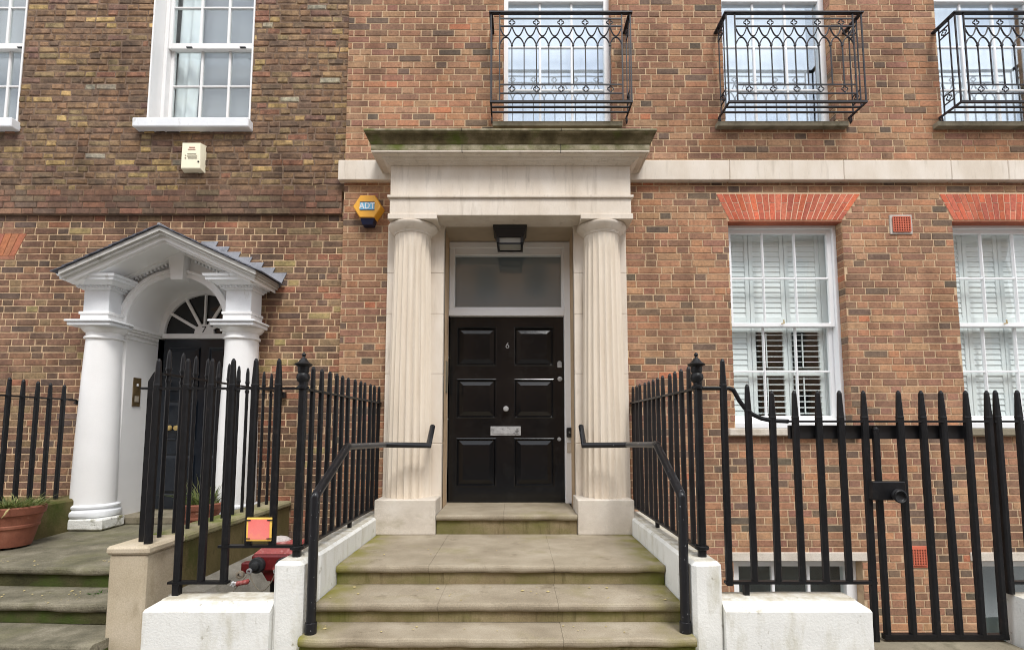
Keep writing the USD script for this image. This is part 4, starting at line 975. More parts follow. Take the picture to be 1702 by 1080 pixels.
# ================================================================== BALCONIES
def balcony(cx_, half, lab, bias=0.0):
    t = thing('balcony', lab, 'balcony', 'iron balconies of the upper windows')
    yf = 4.735
    Z = lambda v: at(900, v, yf)[1]
    x0, x1 = cx_ - half, cx_ + half
    zt, z1, z2, zb3, zb4, zbot = Z(22), Z(31.5), Z(44), Z(141), Z(155.5), Z(168)
    obj('handrail', [bx(x0 - 0.02, x1 + 0.02, yf - 0.02, yf + 0.02, zt - 0.006, zt + 0.008), bx(x0 - 0.02, x0 + 0.02, yf + 0.0205, 5.0, zt - 0.006, zt + 0.008), bx(x1 - 0.02, x1 + 0.02, yf + 0.0205, 5.0, zt - 0.006, zt + 0.008)], 'balcony_iron', t)
    for x in (x0, x0 + 0.085, x1 - 0.085, x1): obj('post', bx(x - 0.006, x + 0.006, yf - 0.006, yf + 0.006, zbot, zt - 0.0065), 'balcony_iron', t)
    for z in (z1, z2, zb3, zb4): obj('rail', bx(x0 + 0.091, x1 - 0.091, yf - 0.005, yf + 0.005, z - 0.006, z + 0.006), 'balcony_iron', t)
    obj('rail', bx(x0 - 0.008, x1 + 0.008, yf - 0.012, yf + 0.012, zbot - 0.02, zbot - 0.0005), 'balcony_iron', t)
    xa, xb_ = x0 + 0.085, x1 - 0.085
    n = 10
    st = (xb_ - xa) / n
    zU, zA, zh = Z(60.5), Z(62.5), Z(75)
    for i in range(1, n): obj('baluster', [bx(xa + i * st - 0.005, xa + i * st + 0.005, yf - 0.005, yf + 0.005, zb3 + 0.006, zh), bx(xa + i * st - 0.010, xa + i * st + 0.010, yf - 0.009, yf + 0.009, zh - 0.012, zh + 0.006)], 'balcony_iron', t)
    for i in range(n):
        xm = xa + (i + 0.5) * st
        q = np.linspace(-1, 1, 13)
        up = [(xm + k * st / 2, yf, zU + (z2 - zU) * abs(k) ** 2.0) for k in q]
        dn = [(xm + k * st / 2, yf, zA - (zA - zh) * abs(k) ** 2.2) for k in q]
        obj('arch', [tube(up, 0.0068, 6), tube(dn, 0.0068, 6)], 'balcony_iron', t)
    def quatre(x, y, z, ax=0):
        ms = []
        for k in range(4):
            a0 = k * math.pi / 2
            cxx, czz = 0.017 * math.cos(a0), 0.017 * math.sin(a0)
            an = np.linspace(a0 - 2.2, a0 + 2.2, 9)
            pts = [((x + cxx + 0.013 * math.cos(w), y, z + czz + 0.013 * math.sin(w)) if ax == 0 else (x, y + cxx + 0.013 * math.cos(w), z + czz + 0.013 * math.sin(w))) for w in an]
            ms.append(tube(pts, 0.0052, 5))
        return ms
    for i in range(1, n, 2):
        for z in ((z1 + z2) / 2, (zb3 + zb4) / 2): obj('quatrefoil', quatre(xa + i * st, yf, z), 'balcony_iron', t)
    for x in (x0, x1):                                              # the two short sides
        ym = (yf + 5.0) / 2
        for z in (z1, z2, zb3, zb4): obj('rail', bx(x - 0.005, x + 0.005, ym - 0.055, ym + 0.055, z - 0.005, z + 0.005), 'balcony_iron', t)
        for y in (ym - 0.06, ym + 0.06): obj('post', bx(x - 0.005, x + 0.005, y - 0.005, y + 0.005, zbot, zt - 0.0065), 'balcony_iron', t)
        obj('quatrefoil', quatre(x, ym, (z1 + z2) / 2, 1), 'balcony_iron', t); obj('quatrefoil', quatre(x, ym, (zb3 + zb4) / 2, 1), 'balcony_iron', t)
        obj('bracket', [bar((x, yf, zbot - 0.011), (x, 5.0, zbot - 0.011), 0.014, 0.02), tube([(x, 4.99, zbot - 0.03), (x, 4.975, zbot - 0.075), (x, 4.955, zbot - 0.065), (x, 4.965, zbot - 0.02)], 0.008, 6)], 'balcony_iron', t)
    for y in (4.815, 4.90): obj('floor_bar', bx(x0 + 0.008, x1 - 0.008, y - 0.010, y + 0.010, zbot - 0.016, zbot - 0.004), 'balcony_iron', t)
    return t
balcony(0.440, 0.688, 'black iron balcony directly above the stone porch')
balcony(2.745, 0.668, 'black iron balcony over the shuttered window right of the porch')
balcony(5.02, 0.680, 'black iron balcony cut off by the right edge of the picture')

# ================================================================== NEIGHBOUR: OLD BRICK HOUSE
Y7 = 5.06
C7 = 0.0672
ZB7 = -1.1
old = thing('terrace_house', 'older dark purple and yellow brick house with a white arched doorway', 'house')
W7 = [dict(x=(-3.832, -2.764), z=(4.665, 7.3)), dict(x=(-6.25, -5.178), z=(4.665, 7.3))]
AX, AR, ASP = -3.375, 0.485, 2.52
arch_hole = unary_union([sbox(AX - AR - 0.05, 0.3, AX + AR + 0.05, ASP), Point(AX, ASP).buffer(AR + 0.05, 32)])
hol = [arch_hole] + [sbox(w['x'][0], w['z'][0], w['x'][1], w['z'][1]) for w in W7]
XL7 = -8.0
up_poly = sbox(XL7, 3.70, XL, 7.6).difference(unary_union(hol)); lo_poly = sbox(XL7, -1.5, XL, 3.6999).difference(unary_union(hol))
obj('wall', ext_xz(lo_poly, Y7 + 0.0032, Y7 + 0.33), 'mortar_mid', old, label='lower wall, repointed in pale mortar')
obj('wall', ext_xz(up_poly, Y7 + 0.0030, Y7 + 0.33), 'mortar_old', old, label='upper wall of rough older brick')
FA7 = (-6.19, -4.985, 3.245, 3.475)
def blocks7(zm):
    b = []
    for w in W7:
        if w['z'][0] - 0.08 < zm < w['z'][1]: b.append(w['x'])
    if zm < 3.0: b.append((-4.16, -2.60))
    elif zm < 3.3:
        hw = (3.36 - zm) / 0.44
        b.append((AX + 0.03 - hw * 0.8, AX + 0.03 + hw * 0.8))
    if FA7[2] < zm < FA7[3]:
        b.append((FA7[0], FA7[1] - (FA7[3] - zm) * 0.45))
    if 3.655 < zm < 3.93: b.append((-9, -1.7))
    return b
n_lo = int((3.655 - ZB7) / C7) + 1
B = brick_wall(XL7, XL, ZB7, 3.655, Y7, C7, blocks7, PAL_MID, joint=0.0120, jit=0.0010, ch=0.0018, st=0.214, hd=0.103, irregular=0.05, off=0.05)
B2 = brick_wall(XL7, XL, 3.925, 7.0, Y7, C7 * 1.02, blocks7, PAL_OLD, joint=0.0125, jit=0.0046, ch=0.0056, st=0.200, hd=0.100, irregular=0.30, off=0.11)
PAL_BAND = [(3, lin(128, 96, 82)), (3, lin(140, 102, 84)), (2, lin(116, 94, 82)), (1, lin(152, 106, 86)), (1, lin(132, 110, 88))]
B3 = brick_wall(XL7, XL - 0.03, 3.665, 3.925, Y7 - 0.042, 0.0648, lambda z: [], PAL_BAND, joint=0.009, jit=0.0012, ch=0.003, irregular=0.05)
HID7 = [(80, 480, 370, 900), (230, 640, 590, 1080), (0, 120, 640, 1080), (225, 430, 0, 212), (0, 50, 0, 215), (290, 340, 225, 290)]
lay(B + B3, old, 'brick_old', 150, HID7)
lay(B2, old, 'brick_rough', 146, HID7)
obj('string_band', bx(XL7, XL - 0.03, Y7 - 0.037, Y7 + 0.02, 3.667, 3.924, 0.004), 'mortar_old', old)
# end of a red flat arch at the left edge
for i in range(16):
    xa = FA7[1] - i * 0.075; sl = 0.45 - i * 0.055
    zt, zb = FA7[3], FA7[2]
    q = [(xa - 0.071, zt), (xa - 0.003, zt), (xa - 0.003 - sl * (zt - zb), zb), (xa - 0.066 - sl * 0.92 * (zt - zb), zb)]
    obj('arch_brick', ext_xz(q, Y7 - 0.002, Y7 + 0.05), 'brick_red', old, tone=tuple(c * rng.uniform(0.85, 1.1) for c in lin(172, 108, 86)))
obj('room_interior', shell(XL7 + 0.1, -1.95, Y7 + 0.34, 7.6, -1.4, 7.5) + [bx(XL7 + 0.1, -1.95, Y7 + 0.34, 7.6, 3.5, 3.9)], 'room_wall', old)
obj('parapet', bx(XL7, XL - 0.002, Y7, 7.8, 7.6, 8.3, 0.01), 'mortar_old', old)

for k, w in enumerate(W7):
    xa, xb = w['x']; za, zb = w['z']
    obj('window_reveal', [bx(xa - 0.004, xa + 0.012, Y7 - 0.006, Y7 + 0.22, za, zb), bx(xb - 0.014, xb + 0.002, Y7 - 0.006, Y7 + 0.22, za, zb)], 'white_paint', old)
    YS = Y7 + 0.155
    X = [at(u, 100, YS + 0.05)[0] for u in (281, 328, 375, 422)] if k == 0 else None
    s = obj('sash_window', [bx(xa + 0.0125, xa + 0.050, YS, YS + 0.13, za, zb, 0.003), bx(xb - 0.045, xb - 0.0145, YS, YS + 0.13, za, zb, 0.003)], 'white_paint', old)
    gx0, gx1 = xa + 0.085, xb - 0.075
    Xs = [gx0 + (gx1 - gx0) * i / 3 for i in range(4)]
    zmeet = at(340, 74.5, YS)[1]
    z1_, z2_ = at(340, 10, YS)[1], at(340, 136, YS)[1]
    for (lo, hi, zz, yy) in ((zmeet - 0.035, 6.70, z1_, YS + 0.015), (za + 0.005, zmeet + 0.03, z2_, YS + 0.065)):
        rb_ = 0.065 if lo > 5 else 0.05
        obj('sash_frame', [bx(xa + 0.0505, gx0, yy, yy + 0.045, lo, hi, 0.003), bx(gx1, xb - 0.0455, yy, yy + 0.045, lo, hi, 0.003), bx(gx0, gx1, yy, yy + 0.045, lo, lo + rb_, 0.003), bx(gx0, gx1, yy, yy + 0.045, hi - 0.05, hi, 0.003)], 'white_paint', s)
        for x in Xs[1:-1]: obj('glazing_bar', bx(x - 0.013, x + 0.013, yy + 0.006, yy + 0.042, lo + rb_, hi - 0.05, 0.004), 'white_paint', s)
        for i in range(3): obj('glazing_bar', bx(Xs[i] + 0.013 * (i > 0), Xs[i + 1] - 0.013 * (i < 2), yy + 0.008, yy + 0.04, zz - 0.009, zz + 0.009, 0.003), 'white_paint', s)
        for i in range(3):
            for a, b in ((lo + rb_, zz - 0.009), (zz + 0.009, hi - 0.05)):
                m = bx(Xs[i], Xs[i + 1], yy + 0.024, yy + 0.027, a, b)
                v = np.array(m.vertices); v[:, 1] += rng.uniform(-0.004, 0.004) * (v[:, 0] - Xs[i]) + rng.uniform(-0.004, 0.004) * (v[:, 2] - a)
                obj('pane', (v, np.asarray(m.faces)), 'pane', s)
    for u in (0.22, 0.86):
        xx = gx0 + (gx1 - gx0) * u
        obj('sash_lift', bx(xx - 0.03, xx + 0.03, YS - 0.004, YS + 0.014, zmeet - 0.034, zmeet - 0.024), 'black_plastic', s)
    sa, sb = (xa - 0.085, xb + 0.032)
    obj('window_sill', bx(sa, sb, 4.965, Y7 + 0.17, 4.565, 4.664, 0.008), 'white_aged', old)
    n = 30
    obj('blind_sheet', bx(xa + 0.02, xb - 0.02, YS + 0.27, YS + 0.274, za, zb), 'added_grey_sheet', old)  # sheet added behind the panes to make the dark glass paler
    for (c0, c1) in ((xa + 0.02, xa + 0.27),):
        xs_ = np.linspace(c0, c1, n); ys_ = YS + 0.22 + 0.022 * np.sin(xs_ * 50)
        V = np.r_[np.c_[xs_, ys_, np.full(n, za)], np.c_[xs_ + 0.05, ys_, np.full(n, zb)]]
        F = [[i, i + 1, n + i + 1] for i in range(n - 1)] + [[i, n + i + 1, n + i] for i in range(n - 1)]
        obj('curtain', (V, np.array(F)), 'cloth_white', old, smooth=True)

# door of the neighbour with fanlight
YD7 = 5.47
d7 = obj('front_door', bx(AX - 0.43, AX + 0.45, YD7, YD7 + 0.05, 0.66, 2.465, 0.003), 'navy_gloss', old, label='dark navy panelled front door behind the railings')
for x0, x1 in ((AX - 0.36, AX - 0.05), (AX + 0.07, AX + 0.38)):
    for z0, z1 in ((0.82, 1.22), (1.40, 1.78), (1.92, 2.36)):
        obj('door_panel', [ring_bevel(x0, x1, z0, z1, 0.03, YD7 - 0.001, YD7 - 0.016), bx(x0 + 0.03, x1 - 0.03, YD7 - 0.016, YD7, z0 + 0.03, z1 - 0.03), ring_bevel(x0 - 0.015, x1 + 0.015, z0 - 0.015, z1 + 0.015, 0.015, YD7 - 0.012, YD7 - 0.001)], 'navy_gloss', d7)
for u, v in ((285, 711), (297, 711)):
    x, z = at(u, v, YD7)
    obj('door_knob', face_lathe([(0.012, 0), (0.012, 0.02), (0.028, 0.03), (0.026, 0.05), (0.001, 0.056)], x, YD7, z), 'brass', d7, smooth=40)
x, z = at(357, 717, YD7)
obj('letter_box', bx(x - 0.1, x + 0.05, YD7 - 0.01, YD7, z - 0.03, z + 0.03, 0.003), 'brass', d7)
obj('transom', bx(AX - 0.50, AX + 0.50, YD7 - 0.02, YD7 + 0.06, 2.468, 2.522, 0.005), 'white_paint', old)
fan = obj('fanlight', [ext_xz(Point(AX, 2.523).buffer(0.488, 48).difference(Point(AX, 2.523).buffer(0.428, 48)).intersection(sbox(-9, 2.523, 9, 9)), YD7 - 0.015, YD7 + 0.05)], 'white_paint', old, smooth=30)
obj('fanlight_pane', ext_xz(Point(AX, 2.523).buffer(0.43, 32).intersection(sbox(-9, 2.523, 9, 9)), YD7 + 0.02, YD7 + 0.024), 'dark_pane', fan)
HX = at(345, 555, YD7)[0]
for a in (30, 60, 90, 120, 150):
    r = math.radians(a)
    obj('glazing_bar', bar((AX + 0.09 * math.cos(r), YD7, 2.53 + 0.09 * math.sin(r)), (AX + 0.43 * math.cos(r), YD7, 2.53 + 0.43 * math.sin(r)), 0.016, 0.03), 'white_paint', fan)
obj('fanlight_hub', ext_xz(Point(AX, 2.523).buffer(0.105, 24).intersection(sbox(-9, 2.523, 9, 9)), YD7 - 0.012, YD7 + 0.018), 'white_paint', fan)
obj('house_number', face_text('7', 0.068, AX, YD7 - 0.0125, 2.567, 0.003), 'black_plastic', fan)

# ---- white doorcase with open pediment
dc = thing('doorcase', 'white painted doorcase with columns, keystoned arch and open pediment', 'door surround')
PCX = -3.295
sur = Polygon([(-4.19, 0.585), (-2.57, 0.585), (-2.57, 2.95), (PCX, 3.28), (-4.19, 2.90)]).difference(unary_union([sbox(AX - AR, 0.3, AX + AR, ASP), Point(AX, ASP).buffer(AR, 40)]))
obj('arch_surround', ext_xz(sur, 5.015, 5.46), 'white_paint', dc, smooth=25)
ring = Point(AX, ASP).buffer(AR + 0.072, 48).difference(Point(AX, ASP).buffer(AR + 0.001, 48)).intersection(sbox(-9, ASP, 9, 9))
ring2 = Point(AX, ASP).buffer(AR + 0.072, 48).difference(Point(AX, ASP).buffer(AR + 0.045, 48)).intersection(sbox(-9, ASP, 9, 9))
obj('archivolt', [ext_xz(ring, 4.985, 5.0145), ext_xz(ring2, 4.965, 4.9848)], 'white_paint', dc, smooth=25)
kx_ = at(297, 440, 4.95)[0]
obj('keystone', hull([(kx_ - 0.058, 4.93, 2.965), (kx_ + 0.058, 4.93, 2.965), (kx_ - 0.082, 4.90, 3.235), (kx_ + 0.082, 4.90, 3.235), (kx_ - 0.058, 5.03, 2.965), (kx_ + 0.058, 5.03, 2.965), (kx_ - 0.082, 5.03, 3.235), (kx_ + 0.082, 5.03, 3.235)]), 'white_paint', dc)
# impost moulding on the jambs and reveals
for z0, z1, o in ((2.385, 2.402, 0.012), (2.43, 2.46, 0.02), (2.46, 2.485, 0.035), (2.485, 2.515, 0.05)):
    for xa_, xb_ in ((AX - AR - 0.09, AX - AR + o), (AX + AR - o, AX + AR + 0.09)): obj('impost', bx(xa_, xb_, 5.015 - o, 5.44, z0, z1, 0.004), 'white_paint', dc)
for k, cx_ in enumerate((-4.015, -2.672)):
    cy_ = 4.935
    c = group('column', dc)
    obj('plinth', worn(bx(cx_ - 0.235, cx_ + 0.255, 4.72, 5.008, 0.584, 0.680, 0.012), 0.005, 14.0, 0.03), 'white_base', c, smooth=30)
    obj('column_base', lathe([(0.19, 0.68), (0.212, 0.69), (0.222, 0.71), (0.216, 0.738), (0.198, 0.748), (0.192, 0.762), (0.205, 0.772), (0.206, 0.786), (0.192, 0.796), (0.18, 0.802)], (cx_, cy_, 0), 36), 'white_aged', c, smooth=45)
    zz = np.linspace(0, 1, 12)
    obj('shaft', lathe([(0.178 - 0.034 * s ** 1.6, 0.80 + s * 1.56) for s in zz], (cx_, cy_, 0), 36), 'white_paint', c, smooth=45)
    obj('capital', lathe([(0.144, 2.355), (0.160, 2.358), (0.163, 2.370), (0.158, 2.380), (0.146, 2.385), (0.146, 2.418), (0.155, 2.422), (0.175, 2.44), (0.188, 2.46), (0.19, 2.468)], (cx_, cy_, 0), 36), 'white_paint', c, smooth=45)
    obj('abacus', [bx(cx_ - 0.205, cx_ + 0.205, cy_ - 0.205, 5.014, 2.468, 2.502, 0.006), bx(cx_ - 0.222, cx_ + 0.222, cy_ - 0.222, 5.014, 2.5025, 2.522, 0.006)], 'white_aged', c)
    bx_ = cx_ + (-0.005 if k == 0 else 0.012)
    obj('architrave_block', [bx(bx_ - 0.135, bx_ + 0.135, 4.795, 5.014, 2.5225, 2.585, 0.004), bx(bx_ - 0.145, bx_ + 0.145, 4.785, 5.014, 2.5855, 2.612, 0.005)], 'white_paint', c)
    obj('frieze_block', bx(bx_ - 0.122, bx_ + 0.122, 4.81, 5.014, 2.6125, 2.83, 0.004), 'white_aged', c)
    b0, b1 = bx_ - 0.122, bx_ + 0.122
    obj('block_cornice', u_mould(b0, b1, 4.81, 5.02, [(-0.05, 2.825), (0.012, 2.825), (0.022, 2.840), (0.030, 2.858), (0.060, 2.862), (0.085, 2.875), (0.105, 2.890), (0.128, 2.892), (0.132, 2.918), (0.142, 2.922), (0.150, 2.945), (-0.05, 2.958)]), 'white_aged', c)
    dn = []
    for i in range(11):
        x = b0 - 0.03 + (b1 - b0 + 0.06) * i / 10
        dn.append(bx(x - 0.008, x + 0.008, 4.81 - 0.052, 4.81 - 0.028, 2.842, 2.860))
    for i in range(8):
        y = 4.80 + 0.2 * i / 7
        dn += [bx(b1 + 0.028, b1 + 0.052, y - 0.008, y + 0.008, 2.842, 2.860), bx(b0 - 0.052, b0 - 0.028, y - 0.008, y + 0.008, 2.842, 2.860)]
    obj('dentils', dn, 'white_aged', c, kind='stuff')
# raking cornices
APZ, SLOPE, HALF = 3.365, 0.462, 0.905
def rake(sgn, t0, t1, ext_x, y0, top_cut=0.0):
    """One side of the pediment: a band from t0 to t1 (measured down from the top line)."""
    x_end = PCX + sgn * (HALF + ext_x)
    zt = lambda x: APZ - SLOPE * abs(x - PCX)
    q = [(PCX, zt(PCX) - t0), (x_end, zt(x_end) - t0), (x_end, zt(x_end) - t1), (PCX, zt(PCX) - t1)]
    if sgn < 0: q = q[::-1]
    return ext_xz(Polygon(q).buffer(0), y0, 5.05)
for sgn in (-1, 1):
    p = group('raking_cornice', dc)
    obj('cyma', rake(sgn, 0.0, 0.040, 0.0, 4.585), 'white_dirty', p)
    obj('fillet', rake(sgn, 0.0402, 0.068, -0.012, 4.605), 'white_dirty', p)
    obj('corona', rake(sgn, 0.0682, 0.108, -0.035, 4.640), 'white_paint', p)
    obj('soffit_moulding', rake(sgn, 0.1082, 0.128, -0.09, 4.670), 'white_paint', p)
    obj('bed', rake(sgn, 0.1282, 0.150, -0.33, 4.91), 'white_paint', p)
    dn = []
    for i in range(17):
        x = PCX + sgn * (0.11 + 0.036 * i)
        z = APZ - SLOPE * abs(x - PCX) - 0.152
        dn.append(bx(x - 0.009, x + 0.009, 4.955, 4.985, z - 0.022, z))
    obj('dentils', dn, 'white_aged', p, kind='stuff')
    # slates, each lapping the one below
    rf = group('pediment_roof', dc)
    for i in range(9):
        xa_, xb_ = PCX + sgn * (HALF + 0.03) * i / 9, PCX + sgn * ((HALF + 0.03) * (i + 1) / 9 + 0.03)
        za_, zb_ = APZ - SLOPE * abs(xa_ - PCX), APZ - SLOPE * abs(xb_ - PCX)
        for j in range(3):
            ya, yb = 4.565 + j * 0.162, 4.565 + (j + 1) * 0.162 - 0.003
            d = rng.uniform(0, 0.003)
            obj('slate', hull([(xa_, ya, za_ + 0.003), (xa_, yb, za_ + 0.003), (xb_, ya, zb_ + 0.010 + d), (xb_, yb, zb_ + 0.010 + d), (xa_, ya, za_ + 0.009), (xa_, yb, za_ + 0.009), (xb_, ya, zb_ + 0.018 + d), (xb_, yb, zb_ + 0.018 + d)]), 'slate', rf)
    obj('lead_ridge', tube([(PCX, 4.57, APZ + 0.012), (PCX, 5.05, APZ + 0.012)], 0.016, 8), 'lead', rf) if sgn > 0 else None
    # stepped lead flashing on the wall
    for i in range(7 if sgn > 0 else 5):
        x0_ = PCX + sgn * (0.10 + i * 0.118); x1_ = x0_ + sgn * 0.17
        zt = APZ - SLOPE * abs(x0_ - PCX) + 0.074
        q = [(x0_, zt), (x1_, zt), (x0_ + sgn * 0.10, APZ - SLOPE * (abs(x0_ - PCX) + 0.10) - 0.03), (x0_, APZ - SLOPE * abs(x0_ - PCX) - 0.03)]
        if sgn < 0: q = q[::-1]
        obj('flashing_step', ext_xz(Polygon(q).buffer(0), 5.048 - 0.0012 * (i % 2), 5.056), 'lead', rf)
obj('door_step', bx(AX - 0.5, AX + 0.5, 5.03, 5.52, 0.583, 0.655, 0.008), 'sill_stone', dc)

# ---- neighbour's steps, kerb wall and path
os_ = thing('entrance_steps', 'old mossy grey stone steps at the lower left before the white doorcase', 'steps')
R7 = (-3.0, (-2.45, 3.60))
make_step(os_, [-6.5, -4.7, -2.40], 3.58, 4.05, 0.412, 0.548, 'old_step', 'old_riser', rot=R7)
make_step(os_, [-6.5, -3.9, -2.40], 3.27, 3.70, 0.286, 0.411, 'old_step', 'old_riser', rot=R7)
make_step(os_, [-6.5, -4.4, -2.362], 2.99, 3.40, 0.15, 0.285, 'old_step', 'old_riser', rot=R7)
def slab(x0, x1, y0, y1, z0, z1):
    h = bx(x0, x1, y0, y1, 0.2, 1.0, 0.004); v = np.array(h.vertices)
    top = v[:, 2] > 0.6
    v[top, 2] += -1.0 + z0 + (z1 - z0) * (v[top, 1] - y0) / (y1 - y0)
    return v, np.asarray(h.faces)
obj('landing_slab', slab(-6.5, -2.40, 3.80, 4.42, 0.552, 0.566), 'old_step', os_)
obj('landing_slab', slab(-6.5, -3.42, 4.424, 5.04, 0.566, 0.581), 'old_step', os_)
obj('landing_slab', slab(-3.416, -2.40, 4.424, 5.04, 0.568, 0.583), 'old_step', os_)
obj('step_base', bx(-6.5, -2.45, 3.8, 5.1, -0.9, 0.19), 'old_riser', os_)
kw = thing('kerb_wall', 'mossy kerb wall with a plain buff pier beside the old steps', 'wall')
obj('pier', worn(bx(-2.420, -2.196, 3.115, 3.45, -0.1, 0.752, 0.010), 0.003, 6.0), 'render_pier', kw, smooth=30)
obj('pier_cap', worn(bx(-2.436, -2.178, 3.10, 3.45, 0.7545, 0.805, 0.014), 0.003, 8.0, 0.04), 'render_pier', kw, smooth=30)
obj('wall_body', bx(-2.415, -2.20, 3.4505, 5.05, -1.2, 0.752, 0.006), 'mossy_render', kw)
obj('coping', worn(bx(-2.434, -2.180, 3.452, 4.25, 0.7545, 0.804, 0.014), 0.004, 7.0, 0.05), 'mossy_coping', kw)
obj('coping', worn(bx(-2.434, -2.180, 4.2535, 5.05, 0.7545, 0.804, 0.014), 0.004, 7.0, 0.05), 'mossy_coping', kw)
obj('footing', ext_xz([(-2.21, -1.2), (-2.21, 0.46), (-2.08, 0.42), (-1.90, 0.10), (-1.82, -1.2)], 3.32, 4.9), 'concrete', kw)
lk = thing('kerb_wall', 'mossy stone kerb under the railing at the left edge', 'wall')
obj('wall_body', bx(-4.36, -4.06, 3.5, 5.04, 0.3, 0.86, 0.02), 'mossy_render', lk)
struct('yard_floor', bx(-2.4, -1.3, 3.31, 5.05, -0.7, -0.25), 'damp_floor')

# ================================================================== TERRACE ACROSS THE STREET (mirrored in the fanlight and the door)
mat('far_brick', {'g': ('geometry', {}), 'sp': ('separate_xyz', {}), 'cb': ('combine_xyz', {}), 'b': ('brick_texture', {'scale': 1.0, 'color1': lin(132, 100, 78), 'color2': lin(156, 118, 88), 'mortar': lin(150, 132, 108), 'brick_width': 0.225, 'row_height': 0.075, 'mortar_size': 0.008}), 'p': ('principled_bsdf', {'roughness': 0.9})},
    [('g.position', 'sp.vector'), ('sp.x', 'cb.x'), ('sp.z', 'cb.y'), ('cb.vector', 'b.vector'), ('b.color', 'p.base_color')])
opp = thing('terrace_house', 'brick terrace across the street, seen only as a reflection in the fanlight', 'house')
YO = -12.0
ho = []
for i in range(-9, 10):
    for z0, z1 in ((1.0, 3.1), (4.3, 6.4), (7.4, 9.0)):
        ho.append((i * 2.3 + 0.4, i * 2.3 + 1.5, z0, z1))
v, f = cat_(ext(sbox(-22, -0.3, 22, 10.4).difference(unary_union([sbox(a, c, b, d) for a, b, c, d in ho])), 0.3))
obj('wall', (np.c_[v[:, 0], YO - v[:, 2], v[:, 1]], f[:, ::-1]), 'far_brick', opp)
for a, b, c, d in ho:
    w_ = obj('window', [bx(a, a + 0.07, YO - 0.2, YO - 0.1, c, d), bx(b - 0.07, b, YO - 0.2, YO - 0.1, c, d), bx(a + 0.07, b - 0.07, YO - 0.2, YO - 0.1, d - 0.07, d), bx(a - 0.05, b + 0.05, YO - 0.2, YO + 0.05, c - 0.08, c), bx(a + 0.07, b - 0.07, YO - 0.19, YO - 0.11, (c + d) / 2 - 0.03, (c + d) / 2 + 0.03)], 'sill_stone', opp)
    obj('pane', bx(a + 0.05, b - 0.05, YO - 0.17, YO - 0.165, c, d - 0.05), 'dark_pane', w_)
obj('roof', hull([(-22, YO - 0.1, 10.4), (22, YO - 0.1, 10.4), (-22, YO - 8, 10.4), (22, YO - 8, 10.4), (-22, YO - 4, 12.0), (22, YO - 4, 12.0)]), 'slate', opp)
obj('cornice', bx(-22, 22, YO - 0.1, YO + 0.12, 9.85, 10.1), 'limestone_dull', opp)

# ================================================================== SMALL THINGS
# lamp under the porch ceiling
lx, ly = -0.062, 5.03
lamp = thing('porch_lamp', 'square black lantern fixed to the porch ceiling above the door', 'lamp')
obj('lamp_base', bx(lx - 0.168, lx + 0.168, ly - 0.14, ly + 0.168, 3.478, 3.504, 0.004), 'black_plastic', lamp)
obj('lamp_shade', hull([(lx - 0.158, ly - 0.13, 3.478), (lx + 0.158, ly - 0.13, 3.478), (lx - 0.158, ly + 0.158, 3.478), (lx + 0.158, ly + 0.158, 3.478), (lx - 0.135, ly - 0.11, 3.395), (lx + 0.135, ly - 0.11, 3.395), (lx - 0.135, ly + 0.135, 3.395), (lx + 0.135, ly + 0.135, 3.395)]), 'black_plastic', lamp)
obj('lamp_glass', bx(lx - 0.108, lx + 0.108, ly - 0.085, ly + 0.11, 3.338, 3.3945, 0.004), 'frosted', lamp)
obj('lamp_frame', [bx(lx + a * 0.118 - 0.012, lx + a * 0.118 + 0.012, ly + b - 0.012, ly + b + 0.012, 3.322, 3.396) for a in (-1, 1) for b in (-0.095, 0.12)] + [bx(lx - 0.13, lx + 0.13, ly - 0.107, ly - 0.086, 3.320, 3.334), bx(lx - 0.13, lx + 0.13, ly + 0.111, ly + 0.132, 3.320, 3.334), bx(lx - 0.13, lx - 0.109, ly - 0.0855, ly + 0.1105, 3.320, 3.334), bx(lx + 0.109, lx + 0.13, ly - 0.0855, ly + 0.1105, 3.320, 3.334)], 'black_plastic', lamp)
# door entry boxes on the porch reveals
for u, v, w, h, mt, lab, nm, ct in ((737, 715, 0.026, 0.052, 'black_plastic', 'small black box on the left door jamb by the handrail', 'intercom', 'intercom'), (946.5, 718.5, 0.022, 0.050, 'black_plastic', 'small black box on the right door jamb by the handrail', 'intercom', 'intercom')):
    x, z = at(u, v, 5.30)
    e = thing(nm, lab, ct)
    obj('casing', bx(x - w - 0.005, x + w + 0.005, 5.29, 5.344, z - h, z + h, 0.008), mt, e)
    obj('button', bx(x - 0.008, x + 0.008, 5.284, 5.2905, z - 0.008, z + 0.012, 0.002), 'steel', e)
x, z = at(944.5, 740, 5.33)
obj('key_plate', bx(x - 0.012, x + 0.034, 5.335, 5.3445, z - 0.075, z + 0.03, 0.003), 'limestone_dull', None, label='pale plate on the white frame below the right black box', cat='plate')
x = PORCH_X[0]
z0, z1 = at(738, 652, 5.2)[1], at(738, 600, 5.2)[1]
obj('name_plate', bx(x - 0.002, x + 0.006, 5.14, 5.27, z0, z1, 0.002), 'sill_stone', None, label='narrow weathered plaque on the left reveal of the porch', cat='plaque')
